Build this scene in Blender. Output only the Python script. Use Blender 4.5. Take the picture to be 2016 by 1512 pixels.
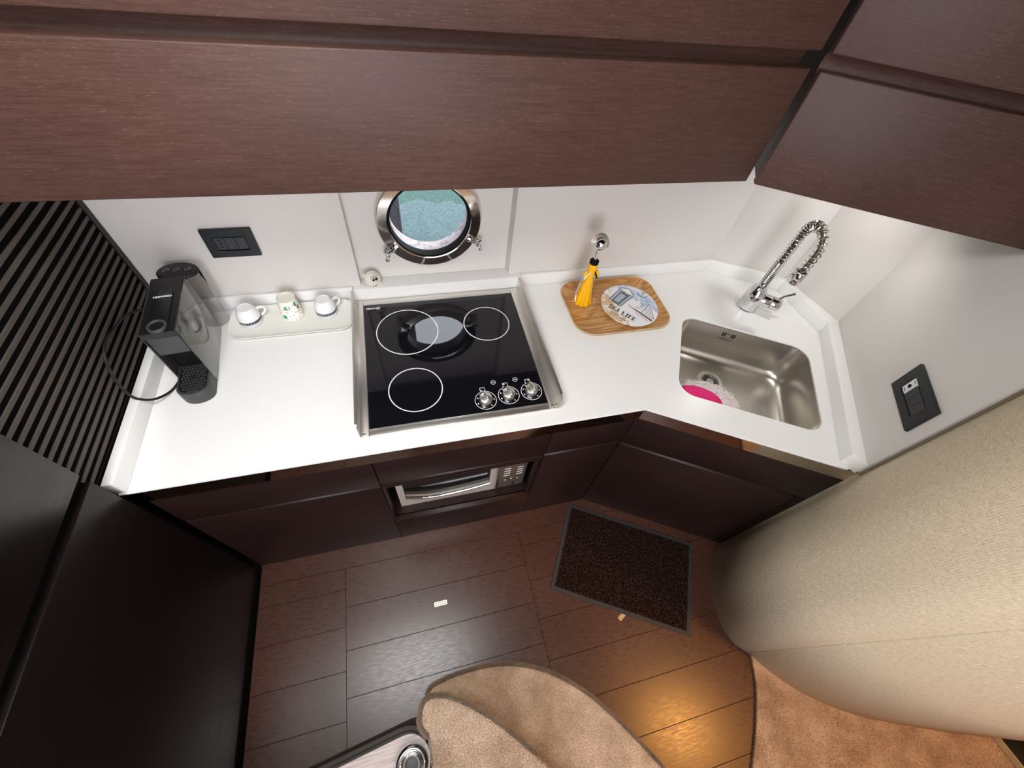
import bpy, bmesh, math, random
from mathutils import Vector, Matrix
random.seed(7)
C = bpy.context.scene.collection
for o in list(bpy.data.objects): bpy.data.objects.remove(o)
PI = math.pi
# ---------------------------------------------------------------- camera, world, light, exposure
cam_d = bpy.data.cameras.new('camera'); cam = bpy.data.objects.new('camera', cam_d); C.objects.link(cam)
cam_d.sensor_fit = 'HORIZONTAL'; cam_d.sensor_width = 36.0; cam_d.lens = 36.0*804.3/2016
cam_d.clip_start = 0.02; cam_d.clip_end = 200
RX = ((0.96713426, -0.23267400, 0.10253846), (-0.13215566, -0.80450618, -0.57905499), (0.21722387, 0.54647288, -0.80881468))
cam.matrix_world = Matrix(((RX[0][0], -RX[1][0], -RX[2][0], 0), (RX[0][1], -RX[1][1], -RX[2][1], 0),
                           (RX[0][2], -RX[1][2], -RX[2][2], 1.93), (0, 0, 0, 1)))
bpy.context.scene.camera = cam
W = bpy.data.worlds.new('world'); bpy.context.scene.world = W; W.use_nodes = True
bg = W.node_tree.nodes['Background']; bg.inputs[0].default_value = (0.81, 0.81, 0.90, 1); bg.inputs[1].default_value = 8.0
vs = bpy.context.scene.view_settings
vs.view_transform = 'Standard'; vs.look = 'None'; vs.gamma = 1.0; vs.exposure = 0.0; vs.use_curve_mapping = False

def lamp(name, kind, loc, power, color, aim=None, **kw):
    d = bpy.data.lights.new(name, kind); o = bpy.data.objects.new(name, d); C.objects.link(o)
    o.location = loc; d.energy = power; d.color = color
    for k, v in kw.items(): setattr(d, k, v)
    if aim: o.rotation_euler = (Vector(aim)-Vector(loc)).to_track_quat('-Z', 'Y').to_euler()
    return o
lamp('hatch_daylight', 'AREA', (-0.32, 0.17, 2.33), 19, (1.0, 1.0, 0.96), aim=(-0.32, 0.17, 0), shape='RECTANGLE', size=0.8, size_y=0.42)
lamp('saloon_daylight', 'AREA', (-0.62, -1.25, 1.95), 10, (1.0, 0.95, 0.87), aim=(0.45, 0.4, 0.95), shape='RECTANGLE', size=1.2, size_y=0.6)
lamp('passage_lamp', 'SPOT', (1.64, -0.75, 2.2), 105, (1.0, 0.43, 0.09), aim=(1.5, -0.72, 0), spot_size=1.9, spot_blend=0.8, shadow_soft_size=0.05)
ADDED_SPOTS = [(0.62, -0.42), (0.95, -0.95)]  # unseen warm spots, added to brighten the cream wall and treads
for sx, sy in ADDED_SPOTS:
    lamp('added_fill_spot', 'SPOT', (sx, sy, 2.33), 5, (1.0, 0.88, 0.70), aim=(sx+0.25, sy+0.02, 0), spot_size=2.5, spot_blend=0.9, shadow_soft_size=0.04)
SPOTS = [(1.385, 0.873)]
for sx, sy in SPOTS:
    lamp('cabinet_spot', 'SPOT', (sx, sy, 1.447), 4.5, (1.0, 0.96, 0.92), aim=(sx, sy-0.06, 0), spot_size=2.75, spot_blend=0.9, shadow_soft_size=0.03)

# ---------------------------------------------------------------- materials
def mat(name, col, rough=0.5, metal=0.0, coat=0.0, spec=0.5, trans=0.0, ior=1.45):
    m = bpy.data.materials.new(name); m.use_nodes = True
    b = m.node_tree.nodes['Principled BSDF']
    b.inputs['Base Color'].default_value = (*col, 1); b.inputs['Roughness'].default_value = rough
    b.inputs['Metallic'].default_value = metal; b.inputs['Coat Weight'].default_value = coat
    b.inputs['Specular IOR Level'].default_value = spec; b.inputs['Transmission Weight'].default_value = trans
    b.inputs['IOR'].default_value = ior
    return m
def nd(m, t, **kw):
    n = m.node_tree.nodes.new(t)
    for k, v in kw.items(): setattr(n, k, v)
    return n
def lk(m, a, b): m.node_tree.links.new(a, b)
def noise(m, scale, mapscale=(1, 1, 1), detail=4, rough=0.6, rot=(0, 0, 0), uv=False):
    tc = nd(m, 'ShaderNodeTexCoord'); mp = nd(m, 'ShaderNodeMapping'); n = nd(m, 'ShaderNodeTexNoise')
    mp.inputs['Scale'].default_value = mapscale; mp.inputs['Rotation'].default_value = rot
    n.inputs['Scale'].default_value = scale; n.inputs['Detail'].default_value = detail; n.inputs['Roughness'].default_value = rough
    src = tc.outputs['UV' if uv else 'Object']
    if rot != (0, 0, 0):   # turn the grain first, stretch it afterwards
        mr_ = nd(m, 'ShaderNodeMapping'); mr_.inputs['Rotation'].default_value = rot; mp.inputs['Rotation'].default_value = (0, 0, 0)
        lk(m, src, mr_.inputs[0]); src = mr_.outputs[0]
    lk(m, src, mp.inputs[0]); lk(m, mp.outputs[0], n.inputs['Vector'])
    return n
def ramp(m, fac, stops):
    r = nd(m, 'ShaderNodeValToRGB'); e = r.color_ramp.elements
    while len(e) < len(stops): e.new(0.5)
    for i, (p, c) in enumerate(stops): e[i].position = p; e[i].color = (*c, 1)
    lk(m, fac, r.inputs[0]); return r
def mix(m, fac, a, b, mode='MIX'):
    x = nd(m, 'ShaderNodeMix', data_type='RGBA', blend_type=mode)
    if isinstance(fac, (int, float)): x.inputs[0].default_value = fac
    else: lk(m, fac, x.inputs[0])
    for i, v in ((6, a), (7, b)):
        if isinstance(v, tuple): x.inputs[i].default_value = (*v, 1)
        else: lk(m, v, x.inputs[i])
    return x.outputs[2]
def bump(m, h, strength=0.3, dist=0.002):
    b = nd(m, 'ShaderNodeBump'); b.inputs['Strength'].default_value = strength; b.inputs['Distance'].default_value = dist
    lk(m, h, b.inputs['Height']); lk(m, b.outputs[0], m.node_tree.nodes['Principled BSDF'].inputs['Normal'])
def setc(m, out): lk(m, out, m.node_tree.nodes['Principled BSDF'].inputs['Base Color'])

def wenge(name, dark, lite, rough, ms=(3.0, 60, 60), rot=(0, 0, 0), coat=0.0, fleck=0.7, blotch=1.0):
    """fine-grained dark wood, grain along the axis with the small mapping scale"""
    m = mat(name, dark, rough, coat=coat, spec=0.45)
    g = noise(m, 6, ms, 8, 0.7, rot); r = ramp(m, g.outputs[0], [(0.3, dark), (0.72, lite)])
    f = noise(m, 22, (ms[0]*1.3, ms[1]*.6, ms[2]*.6), 3, 0.5, rot)
    fr = ramp(m, f.outputs[0], [(0.60, (0, 0, 0)), (0.72, (fleck*.6,)*3)])
    c = mix(m, fr.outputs[0], r.outputs[0], tuple(min(1, v*2.1) for v in lite))
    b = noise(m, 2.2, (1, 1.6, 1.6), 3, 0.5, rot); br = ramp(m, b.outputs[0], [(0.3, (1-.28*blotch,)*3), (0.7, (1.0,)*3)])
    setc(m, mix(m, 1.0, c, br.outputs[0], 'MULTIPLY')); bump(m, g.outputs[0], 0.06, 0.001)
    rr = ramp(m, g.outputs[0], [(0.3, (rough-.06,)*3), (0.7, (rough+.08,)*3)]); lk(m, rr.outputs[0], m.node_tree.nodes['Principled BSDF'].inputs['Roughness'])
    return m
R30 = (0, 0, math.radians(30))
M = {}
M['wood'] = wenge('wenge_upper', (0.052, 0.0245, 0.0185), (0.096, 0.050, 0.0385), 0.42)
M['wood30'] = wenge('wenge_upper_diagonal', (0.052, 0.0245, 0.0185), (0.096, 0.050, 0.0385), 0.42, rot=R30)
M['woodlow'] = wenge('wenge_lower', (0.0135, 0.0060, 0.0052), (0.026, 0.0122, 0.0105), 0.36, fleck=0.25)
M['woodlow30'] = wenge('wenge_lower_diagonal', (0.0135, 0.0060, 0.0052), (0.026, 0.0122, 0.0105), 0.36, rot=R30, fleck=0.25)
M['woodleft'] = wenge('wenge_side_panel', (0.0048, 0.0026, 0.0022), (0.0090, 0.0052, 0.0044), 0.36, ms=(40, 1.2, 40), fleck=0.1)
M['slat'] = wenge('slat_wood', (0.062, 0.049, 0.042), (0.108, 0.088, 0.076), 0.45, ms=(60, 1.2, 60), fleck=0.2)
M['plank'] = wenge('floor_wood', (0.050, 0.0195, 0.0120), (0.092, 0.038, 0.0245), 0.28, ms=(5.0, 34, 34), fleck=0.5)
M['plank'].node_tree.nodes['Principled BSDF'].inputs['Specular IOR Level'].default_value = 0.55
for k_ in ('wood', 'wood30', 'woodlow', 'woodlow30'): M[k_].node_tree.nodes['Principled BSDF'].inputs['Specular IOR Level'].default_value = 0.3
M['black'] = mat('black_gap', (0.0025, 0.002, 0.002), 0.9, spec=0.08)
def white(name, col, rough, coat=0.0):
    m = mat(name, col, rough, coat=coat); n = noise(m, 500, detail=2); bump(m, n.outputs[0], 0.02, 0.0005); return m
M['wall'] = white('white_panel', (0.70, 0.675, 0.635), 0.42)
M['counter'] = white('white_solid_surface', (0.81, 0.81, 0.79), 0.30)
M['steel'] = mat('brushed_steel', (0.72, 0.69, 0.64), 0.36, 1.0)
M['basin'] = mat('satin_steel', (0.56, 0.53, 0.48), 0.30, 1.0)
n_ = noise(M['basin'], 12, (1, 14, 40)); bump(M['basin'], n_.outputs[0], 0.06, 0.001)
M['chrome'] = mat('chrome', (0.70, 0.70, 0.71), 0.06, 1.0)
M['mirror'] = mat('polished_fascia', (0.62, 0.56, 0.50), 0.06, 1.0)
M['portring'] = mat('polished_port_frame', (0.70, 0.66, 0.62), 0.08, 1.0)
M['glassblack'] = mat('ceramic_glass', (0.005, 0.005, 0.007), 0.03, spec=0.6)
M['mark'] = mat('white_print', (0.78, 0.78, 0.78), 0.5)
M['plastic'] = mat('black_plastic', (0.0075, 0.0075, 0.008), 0.40)
M['plasticgrey'] = mat('charcoal_plastic', (0.045, 0.045, 0.046), 0.45)
M['gloss'] = mat('gloss_grey_plastic', (0.036, 0.035, 0.034), 0.10, coat=0.7, spec=0.6)
M['outlet'] = mat('anthracite_plastic', (0.016, 0.019, 0.022), 0.42)
M['module'] = mat('grey_module', (0.040, 0.041, 0.044), 0.5)
M['hole'] = mat('socket_hole', (0.002, 0.002, 0.002), 0.9)
M['clear'] = mat('clear_plastic', (0.95, 0.95, 0.95), 0.04, trans=1.0, ior=1.07)
M['glass'] = mat('window_glass', (0.93, 0.98, 0.97), 0.0, trans=1.0, ior=1.02, spec=0.3)
M['rubber'] = mat('black_rubber', (0.004, 0.004, 0.004), 0.7, spec=0.15)
M['ceramic'] = mat('white_ceramic', (0.80, 0.79, 0.80), 0.14, coat=0.4)
M['band'] = mat('dark_blue_band', (0.05, 0.06, 0.09), 0.3)
M['tray'] = mat('offwhite_tray', (0.76, 0.76, 0.70), 0.45)
M['paper'] = mat('paper_cup', (0.82, 0.79, 0.70), 0.6)
M['green'] = mat('green_print', (0.03, 0.30, 0.17), 0.5)
M['ink'] = mat('ink_print', (0.035, 0.045, 0.04), 0.5)
M['tanprint'] = mat('tan_print', (0.30, 0.19, 0.08), 0.5)
M['yellow'] = mat('yellow_plastic', (0.85, 0.44, 0.0), 0.38, coat=0.2)
M['plug'] = mat('ivory_plastic', (0.72, 0.69, 0.60), 0.25)
M['pink'] = mat('pink_cloth', (0.85, 0.02, 0.20), 0.7)
M['knit'] = mat('white_knit', (0.88, 0.78, 0.78), 0.85)
M['lampglow'] = mat('lamp_lens', (1, 1, 1), 0.3)
_b = M['lampglow'].node_tree.nodes['Principled BSDF']; _b.inputs['Emission Color'].default_value = (1, .97, .95, 1); _b.inputs['Emission Strength'].default_value = 12
M['matborder'] = mat('mat_rubber', (0.024, 0.022, 0.022), 0.65)
M['brass'] = mat('pale_brass', (0.70, 0.63, 0.44), 0.35, 0.7)
M['ceil'] = mat('deckhead_lining', (0.55, 0.50, 0.44), 0.8)
# door mat pile
m = M['matpile'] = mat('mat_pile', (0.03, 0.015, 0.01), 0.95, spec=0.1)
a = noise(m, 120, detail=3); r = ramp(m, a.outputs[0], [(0.35, (0.008, 0.004, 0.003)), (0.52, (0.030, 0.014, 0.010)), (0.72, (0.085, 0.045, 0.033))]); setc(m, r.outputs[0]); bump(m, a.outputs[0], 0.9, 0.006)
# beige carpet
def carpet(name, c1, c2):
    m = mat(name, c1, 0.95, spec=0.1); a = noise(m, 9, detail=5); b = noise(m, 260, detail=2)
    r = ramp(m, a.outputs[0], [(0.35, c1), (0.65, c2)]); r2 = ramp(m, b.outputs[0], [(0.3, (0.55,)*3), (0.62, (1.05, 1.05, 1.05))])
    setc(m, mix(m, 1.0, r.outputs[0], r2.outputs[0], 'MULTIPLY')); bump(m, b.outputs[0], 0.8, 0.005)
    m.node_tree.nodes['Principled BSDF'].inputs['Sheen Weight'].default_value = 0.3
    return m
M['carpet'] = carpet('beige_carpet', (0.37, 0.27, 0.185), (0.57, 0.45, 0.335))
M['carpet2'] = carpet('tan_carpet', (0.34, 0.215, 0.125), (0.52, 0.37, 0.24))
def pilemat(name, src):
    m = M[src].copy(); m.name = name; nt = m.node_tree; b = nt.nodes['Principled BSDF']; out = [n for n in nt.nodes if n.type == 'OUTPUT_MATERIAL'][0]
    col = b.inputs['Base Color'].links[0].from_socket; tr = nt.nodes.new('ShaderNodeBsdfTranslucent'); mx = nt.nodes.new('ShaderNodeMixShader'); mx.inputs[0].default_value = 0.5
    for l in list(b.inputs['Normal'].links): nt.links.remove(l)
    nt.links.new(col, tr.inputs[0]); nt.links.new(b.outputs[0], mx.inputs[1]); nt.links.new(tr.outputs[0], mx.inputs[2]); nt.links.new(mx.outputs[0], out.inputs[0]); M[name] = m
pilemat('carpetpile', 'carpet'); pilemat('carpet2pile', 'carpet2'); pilemat('matpilehair', 'matpile')
# woven cream vinyl, uv in metres
m = M['cream'] = mat('woven_cream_vinyl', (0.55, 0.46, 0.34), 0.62, spec=0.3)
tcu = nd(m, 'ShaderNodeTexCoord'); su_ = nd(m, 'ShaderNodeSeparateXYZ'); lk(m, tcu.outputs['UV'], su_.inputs[0])
wob = noise(m, 1, (14, 30, 1), 3, 0.6, uv=True)
def threads(sock, freq, amt):
    a = nd(m, 'ShaderNodeMath', operation='MULTIPLY'); a.inputs[1].default_value = freq; lk(m, sock, a.inputs[0])
    b = nd(m, 'ShaderNodeMath', operation='MULTIPLY_ADD'); b.inputs[1].default_value = amt; lk(m, wob.outputs[0], b.inputs[0]); lk(m, a.outputs[0], b.inputs[2])
    c = nd(m, 'ShaderNodeMath', operation='SINE'); lk(m, b.outputs[0], c.inputs[0]); return c.outputs[0]
t1 = threads(su_.outputs[1], 2*PI/0.0044, 9); t2 = threads(su_.outputs[0], 2*PI/0.0050, 7)
a = noise(m, 1, (60, 320, 1), 3, 0.65, uv=True); b = noise(m, 1, (330, 60, 1), 3, 0.65, uv=True)
def add(p, q, kq):
    x = nd(m, 'ShaderNodeMath', operation='MULTIPLY_ADD'); x.inputs[1].default_value = kq; lk(m, q, x.inputs[0]); lk(m, p, x.inputs[2]); return x.outputs[0]
hsum = add(add(add(a.outputs[0], b.outputs[0], 1.0), t1, 0.085), t2, 0.055)
m2 = nd(m, 'ShaderNodeMath', operation='MULTIPLY'); m2.inputs[1].default_value = 0.5; lk(m, hsum, m2.inputs[0])
r = ramp(m, m2.outputs[0], [(0.34, (0.50, 0.41, 0.275)), (0.5, (0.66, 0.56, 0.395)), (0.66, (0.76, 0.665, 0.49))]); setc(m, r.outputs[0]); bump(m, m2.outputs[0], 0.5, 0.004)
# walnut board
m = M['board'] = mat('oiled_oak_veneer', (0.40, 0.20, 0.07), 0.38, coat=0.15)
tc = nd(m, 'ShaderNodeTexCoord'); mp = nd(m, 'ShaderNodeMapping'); mp.inputs['Scale'].default_value = (2.2, 14, 1)
dn = nd(m, 'ShaderNodeTexNoise'); dn.inputs['Scale'].default_value = 1.6; dn.inputs['Detail'].default_value = 3; dn.inputs['Distortion'].default_value = 1.2
lk(m, tc.outputs['Object'], mp.inputs[0]); lk(m, mp.outputs[0], dn.inputs['Vector'])
wv = nd(m, 'ShaderNodeMath', operation='MULTIPLY'); wv.inputs[1].default_value = 34; lk(m, dn.outputs[0], wv.inputs[0])
sn = nd(m, 'ShaderNodeMath', operation='SINE'); lk(m, wv.outputs[0], sn.inputs[0])
s2 = nd(m, 'ShaderNodeMath', operation='MULTIPLY_ADD'); s2.inputs[1].default_value = .5; s2.inputs[2].default_value = .5; lk(m, sn.outputs[0], s2.inputs[0])
r = ramp(m, s2.outputs[0], [(0.0, (0.40, 0.185, 0.055)), (0.5, (0.54, 0.275, 0.092)), (1.0, (0.62, 0.35, 0.135))])
g = noise(m, 30, (1, 14, 1), 4); rg = ramp(m, g.outputs[0], [(0.3, (0.72, 0.70, 0.66)), (0.65, (1.05, 1.03, 1.0))]); setc(m, mix(m, 1.0, r.outputs[0], rg.outputs[0], 'MULTIPLY'))
M['boardedge'] = mat('board_edge', (0.62, 0.42, 0.22), 0.5)
# plate with watercolour sky and sand (printed decoration)
m = M['plateart'] = mat('plate_print', (0.8, 0.8, 0.82), 0.25, coat=0.3)
tc = nd(m, 'ShaderNodeTexCoord'); sp = nd(m, 'ShaderNodeSeparateXYZ'); lk(m, tc.outputs['Object'], sp.inputs[0])
nn = noise(m, 26, detail=5)
def lin(ax, bx, c0):
    u = nd(m, 'ShaderNodeMath', operation='MULTIPLY'); u.inputs[1].default_value = ax; lk(m, sp.outputs[0], u.inputs[0])
    v = nd(m, 'ShaderNodeMath', operation='MULTIPLY_ADD'); v.inputs[1].default_value = bx; lk(m, sp.outputs[1], v.inputs[0]); lk(m, u.outputs[0], v.inputs[2])
    w = nd(m, 'ShaderNodeMath', operation='ADD'); w.inputs[1].default_value = c0; lk(m, v.outputs[0], w.inputs[0])
    q = nd(m, 'ShaderNodeMath', operation='MULTIPLY_ADD'); q.inputs[1].default_value = 2.2; q.inputs[2].default_value = -1.1; lk(m, nn.outputs[0], q.inputs[0])
    x = nd(m, 'ShaderNodeMath', operation='ADD'); lk(m, w.outputs[0], x.inputs[0]); lk(m, q.outputs[0], x.inputs[1]); return x.outputs[0]
sky = ramp(m, lin(9, 7, -0.40), [(0.0, (0, 0, 0)), (0.35, (1, 1, 1)), (0.7, (0.3, 0.3, 0.3))])
sand = ramp(m, lin(-9, -1.5, -0.42), [(0.0, (0, 0, 0)), (0.25, (1, 1, 1)), (0.62, (0.6, 0.6, 0.6)), (0.8, (0, 0, 0))])
c1 = mix(m, sky.outputs[0], (0.80, 0.80, 0.83), (0.42, 0.50, 0.70)); setc(m, mix(m, sand.outputs[0], c1, (0.60, 0.40, 0.21)))
# water outside, turquoise with a darker green reflection painted in beyond
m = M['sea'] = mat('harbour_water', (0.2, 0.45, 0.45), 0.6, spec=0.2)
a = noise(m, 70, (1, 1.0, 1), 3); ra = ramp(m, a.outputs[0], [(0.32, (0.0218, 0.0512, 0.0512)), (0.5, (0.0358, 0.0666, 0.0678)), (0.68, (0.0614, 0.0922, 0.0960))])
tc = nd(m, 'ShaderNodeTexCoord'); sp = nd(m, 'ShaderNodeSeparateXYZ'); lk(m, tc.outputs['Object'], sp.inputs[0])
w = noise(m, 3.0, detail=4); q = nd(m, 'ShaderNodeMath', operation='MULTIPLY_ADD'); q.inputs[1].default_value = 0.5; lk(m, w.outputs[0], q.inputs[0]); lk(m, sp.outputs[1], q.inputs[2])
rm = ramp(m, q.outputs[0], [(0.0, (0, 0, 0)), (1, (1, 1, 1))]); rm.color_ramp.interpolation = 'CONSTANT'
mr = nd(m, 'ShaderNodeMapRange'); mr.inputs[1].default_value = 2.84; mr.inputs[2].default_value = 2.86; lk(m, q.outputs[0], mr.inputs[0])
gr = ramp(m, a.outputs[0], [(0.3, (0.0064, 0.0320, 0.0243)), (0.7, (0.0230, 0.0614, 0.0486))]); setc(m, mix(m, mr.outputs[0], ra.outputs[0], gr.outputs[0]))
m = M['quay'] = mat('grey_concrete', (0.3, 0.3, 0.34), 0.9); a = noise(m, 90, detail=3); r = ramp(m, a.outputs[0], [(0.3, (0.0512, 0.0499, 0.0589)), (0.7, (0.1280, 0.1248, 0.1408))]); setc(m, r.outputs[0])
m = M['sill'] = mat('grimy_white_sill', (0.8, 0.72, 0.70), 0.5); a = noise(m, 60, detail=5); r = ramp(m, a.outputs[0], [(0.35, (0.1920, 0.1536, 0.1472)), (0.5, (0.3328, 0.2880, 0.2816)), (0.7, (0.3840, 0.3584, 0.3648))]); setc(m, r.outputs[0])
# speckled glossy rail wood, sky reflection painted in as a pale tone
m = M['railtop'] = mat('painted_sheen_top', (0.46, 0.40, 0.38), 0.22, coat=0.3); a = noise(m, 10, (1, 30, 30), 4); r = ramp(m, a.outputs[0], [(0.35, (0.34, 0.29, 0.27)), (0.65, (0.52, 0.46, 0.44))]); setc(m, r.outputs[0])
M['railwood'] = mat('rail_wood', (0.040, 0.031, 0.026), 0.5, spec=0.3)

# ---------------------------------------------------------------- mesh helpers
class MB:
    def __init__(s): s.v = []; s.f = []; s.uv = None
    def quad(s, pts):
        n = len(s.v); s.v += [tuple(p) for p in pts]; s.f.append(tuple(range(n, n+len(pts)))); return s
    def hexa(s, b, t):
        n = len(s.v); k = len(b); s.v += [tuple(p) for p in b]+[tuple(p) for p in t]
        s.f.append(tuple(range(n+k-1, n-1, -1))); s.f.append(tuple(range(n+k, n+2*k)))
        for i in range(k): j = (i+1) % k; s.f.append((n+i, n+j, n+k+j, n+k+i))
        return s
    def box(s, x0, x1, y0, y1, z0, z1):
        return s.hexa([(x0, y0, z0), (x1, y0, z0), (x1, y1, z0), (x0, y1, z0)], [(x0, y0, z1), (x1, y0, z1), (x1, y1, z1), (x0, y1, z1)])
    def prism(s, poly, z0, z1): return s.hexa([(x, y, z0) for x, y in poly], [(x, y, z1) for x, y in poly])
    def obox(s, o, ex, ey, ez):  # corner + edge vectors
        o = Vector(o); ex = Vector(ex); ey = Vector(ey); ez = Vector(ez)
        b = [o, o+ex, o+ex+ey, o+ey]; return s.hexa(b, [p+ez for p in b])
    def lathe(s, prof, o=(0, 0, 0), ax=(0, 0, 1), n=32, lobes=None):
        a = Vector(ax).normalized(); u = a.orthogonal().normalized(); w = a.cross(u); o = Vector(o); base = len(s.v)
        for r, h in prof:
            for i in range(n):
                t = 2*PI*i/n; rr = r*(1+(lobes(t, h) if lobes else 0)); s.v.append(tuple(o+a*h+(u*math.cos(t)+w*math.sin(t))*rr))
        for k in range(len(prof)-1):
            for i in range(n):
                j = (i+1) % n; s.f.append((base+k*n+i, base+k*n+j, base+(k+1)*n+j, base+(k+1)*n+i))
        if prof[0][0] > 1e-6: s.f.append(tuple(base+i for i in range(n-1, -1, -1)))
        if prof[-1][0] > 1e-6: s.f.append(tuple(base+(len(prof)-1)*n+i for i in range(n)))
        return s
    def ringlathe(s, prof, o, ax, n=48):  # closed profile
        a = Vector(ax).normalized(); u = a.orthogonal().normalized(); w = a.cross(u); o = Vector(o); base = len(s.v); K = len(prof)
        for r, h in prof:
            for i in range(n): t = 2*PI*i/n; s.v.append(tuple(o+a*h+(u*math.cos(t)+w*math.sin(t))*r))
        for k in range(K):
            for i in range(n): j = (i+1) % n; k2 = (k+1) % K; s.f.append((base+k*n+i, base+k*n+j, base+k2*n+j, base+k2*n+i))
        return s
    def tube(s, path, r, n=8, closed=False):
        P = [Vector(p) for p in path]; L = len(P); base = len(s.v); up = None
        for i in range(L):
            t = (P[(i+1) % L]-P[i-1]) if closed else (P[min(i+1, L-1)]-P[max(i-1, 0)])
            t.normalize()
            if up is None: up = t.orthogonal().normalized()
            up = (up-t*up.dot(t)).normalized(); w = t.cross(up); rr = r[i] if isinstance(r, (list, tuple)) else r
            for k in range(n): a = 2*PI*k/n; s.v.append(tuple(P[i]+(up*math.cos(a)+w*math.sin(a))*rr))
        for i in range(L if closed else L-1):
            i2 = (i+1) % L
            for k in range(n): j = (k+1) % n; s.f.append((base+i*n+k, base+i*n+j, base+i2*n+j, base+i2*n+k))
        if not closed: s.f.append(tuple(base+k for k in range(n-1, -1, -1))); s.f.append(tuple(base+(L-1)*n+k for k in range(n)))
        return s
    def build(s, name, mt, parent=None, bev=0.0, seg=2, smooth=True, ang=40, merge=False):
        me = bpy.data.meshes.new(name); me.from_pydata(s.v, [], s.f); bm = bmesh.new(); bm.from_mesh(me)
        if merge: bmesh.ops.remove_doubles(bm, verts=bm.verts, dist=1e-5)
        bmesh.ops.recalc_face_normals(bm, faces=bm.faces)
        if bev:
            ed = [e for e in bm.edges if len(e.link_faces) == 2 and e.calc_face_angle(0) > 0.5]
            bmesh.ops.bevel(bm, geom=ed, offset=bev, segments=seg, profile=0.5, affect='EDGES', clamp_overlap=True)
        bm.to_mesh(me); bm.free()
        if s.uv: pass
        if smooth: me.shade_smooth(); me.set_sharp_from_angle(angle=math.radians(ang))
        me.materials.append(M[mt] if isinstance(mt, str) else mt)
        o = bpy.data.objects.new(name, me); C.objects.link(o)
        if parent: o.parent = parent; o.matrix_parent_inverse = parent.matrix_world.inverted()
        return o
def thing(name, label, cat, loc=(0, 0, 0), group=None, rz=0.0):
    o = bpy.data.objects.new(name, None); C.objects.link(o); o.empty_display_size = 0.05
    o.matrix_world = Matrix.Translation(loc) @ Matrix.Rotation(rz, 4, 'Z'); o['label'] = label; o['category'] = cat
    if group: o['group'] = group
    return o
def tag(o, label, cat, group=None):
    o['label'] = label; o['category'] = cat
    if group: o['group'] = group
    return o
def struct(o): o['kind'] = 'structure'; return o
def shell(name):
    o = bpy.data.objects.new(name, None); C.objects.link(o); o['kind'] = 'structure'; return o
def plate(name, outlines, z0, z1, mt, parent=None, bev=0.0, xf=None):
    """flat slab from 2D outlines (first outer, the rest holes)"""
    cu = bpy.data.curves.new(name, 'CURVE'); cu.dimensions = '2D'; cu.fill_mode = 'BOTH'
    cu.extrude = max((z1-z0)/2-bev, 0); cu.bevel_depth = bev; cu.bevel_resolution = 2; cu.offset = -bev
    for ol in outlines:
        sp = cu.splines.new('POLY'); sp.points.add(len(ol)-1); sp.use_cyclic_u = True
        for p, q in zip(sp.points, ol): p.co = (q[0], q[1], 0, 1)
    t = bpy.data.objects.new('tmp', cu); me = bpy.data.meshes.new_from_object(t); bpy.data.objects.remove(t); bpy.data.curves.remove(cu)
    me.transform(Matrix.Translation((0, 0, (z0+z1)/2)))
    if xf: me.transform(xf)
    me.name = name; me.materials.clear(); me.materials.append(M[mt]); me.shade_smooth(); me.set_sharp_from_angle(angle=math.radians(40))
    o = bpy.data.objects.new(name, me); C.objects.link(o)
    if parent: o.parent = parent; o.matrix_parent_inverse = parent.matrix_world.inverted()
    return o
def text(name, body, size, xf, mt, parent, ext=0.0002, bold=0.0, align='CENTER', space=1.0):
    cu = bpy.data.curves.new(name, 'FONT'); cu.body = body; cu.size = size; cu.extrude = ext; cu.align_x = align; cu.align_y = 'CENTER'; cu.offset = bold; cu.space_character = space
    t = bpy.data.objects.new('tmp', cu); me = bpy.data.meshes.new_from_object(t); bpy.data.objects.remove(t); bpy.data.curves.remove(cu)
    me.transform(xf); me.name = name; me.materials.clear(); me.materials.append(M[mt])
    o = bpy.data.objects.new(name, me); C.objects.link(o); o.parent = parent; o.matrix_parent_inverse = parent.matrix_world.inverted(); return o
def rrect(x0, x1, y0, y1, r, n=8):
    out = []
    for cx, cy, a0 in ((x1-r, y1-r, 0), (x0+r, y1-r, 90), (x0+r, y0+r, 180), (x1-r, y0+r, 270)):
        for i in range(n+1): a = math.radians(a0+90*i/n); out.append((cx+r*math.cos(a), cy+r*math.sin(a)))
    return out
def circ(cx, cy, r, n=48): return [(cx+r*math.cos(2*PI*i/n), cy+r*math.sin(2*PI*i/n)) for i in range(n)]
EU = Vector((math.cos(PI/6), -0.5, 0)); EV = Vector((0.5, math.cos(PI/6), 0)); OU = Vector((0.70, 0.562, 0)); EZ = Vector((0, 0, 1))
def U(u, v, z=0.0): return OU+EU*u+EV*v+EZ*z
def U2(u, v): p = U(u, v); return (p.x, p.y)
def frame(o, x, y, z): return Matrix(((x[0], y[0], z[0], o[0]), (x[1], y[1], z[1], o[1]), (x[2], y[2], z[2], o[2]), (0, 0, 0, 1)))

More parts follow.
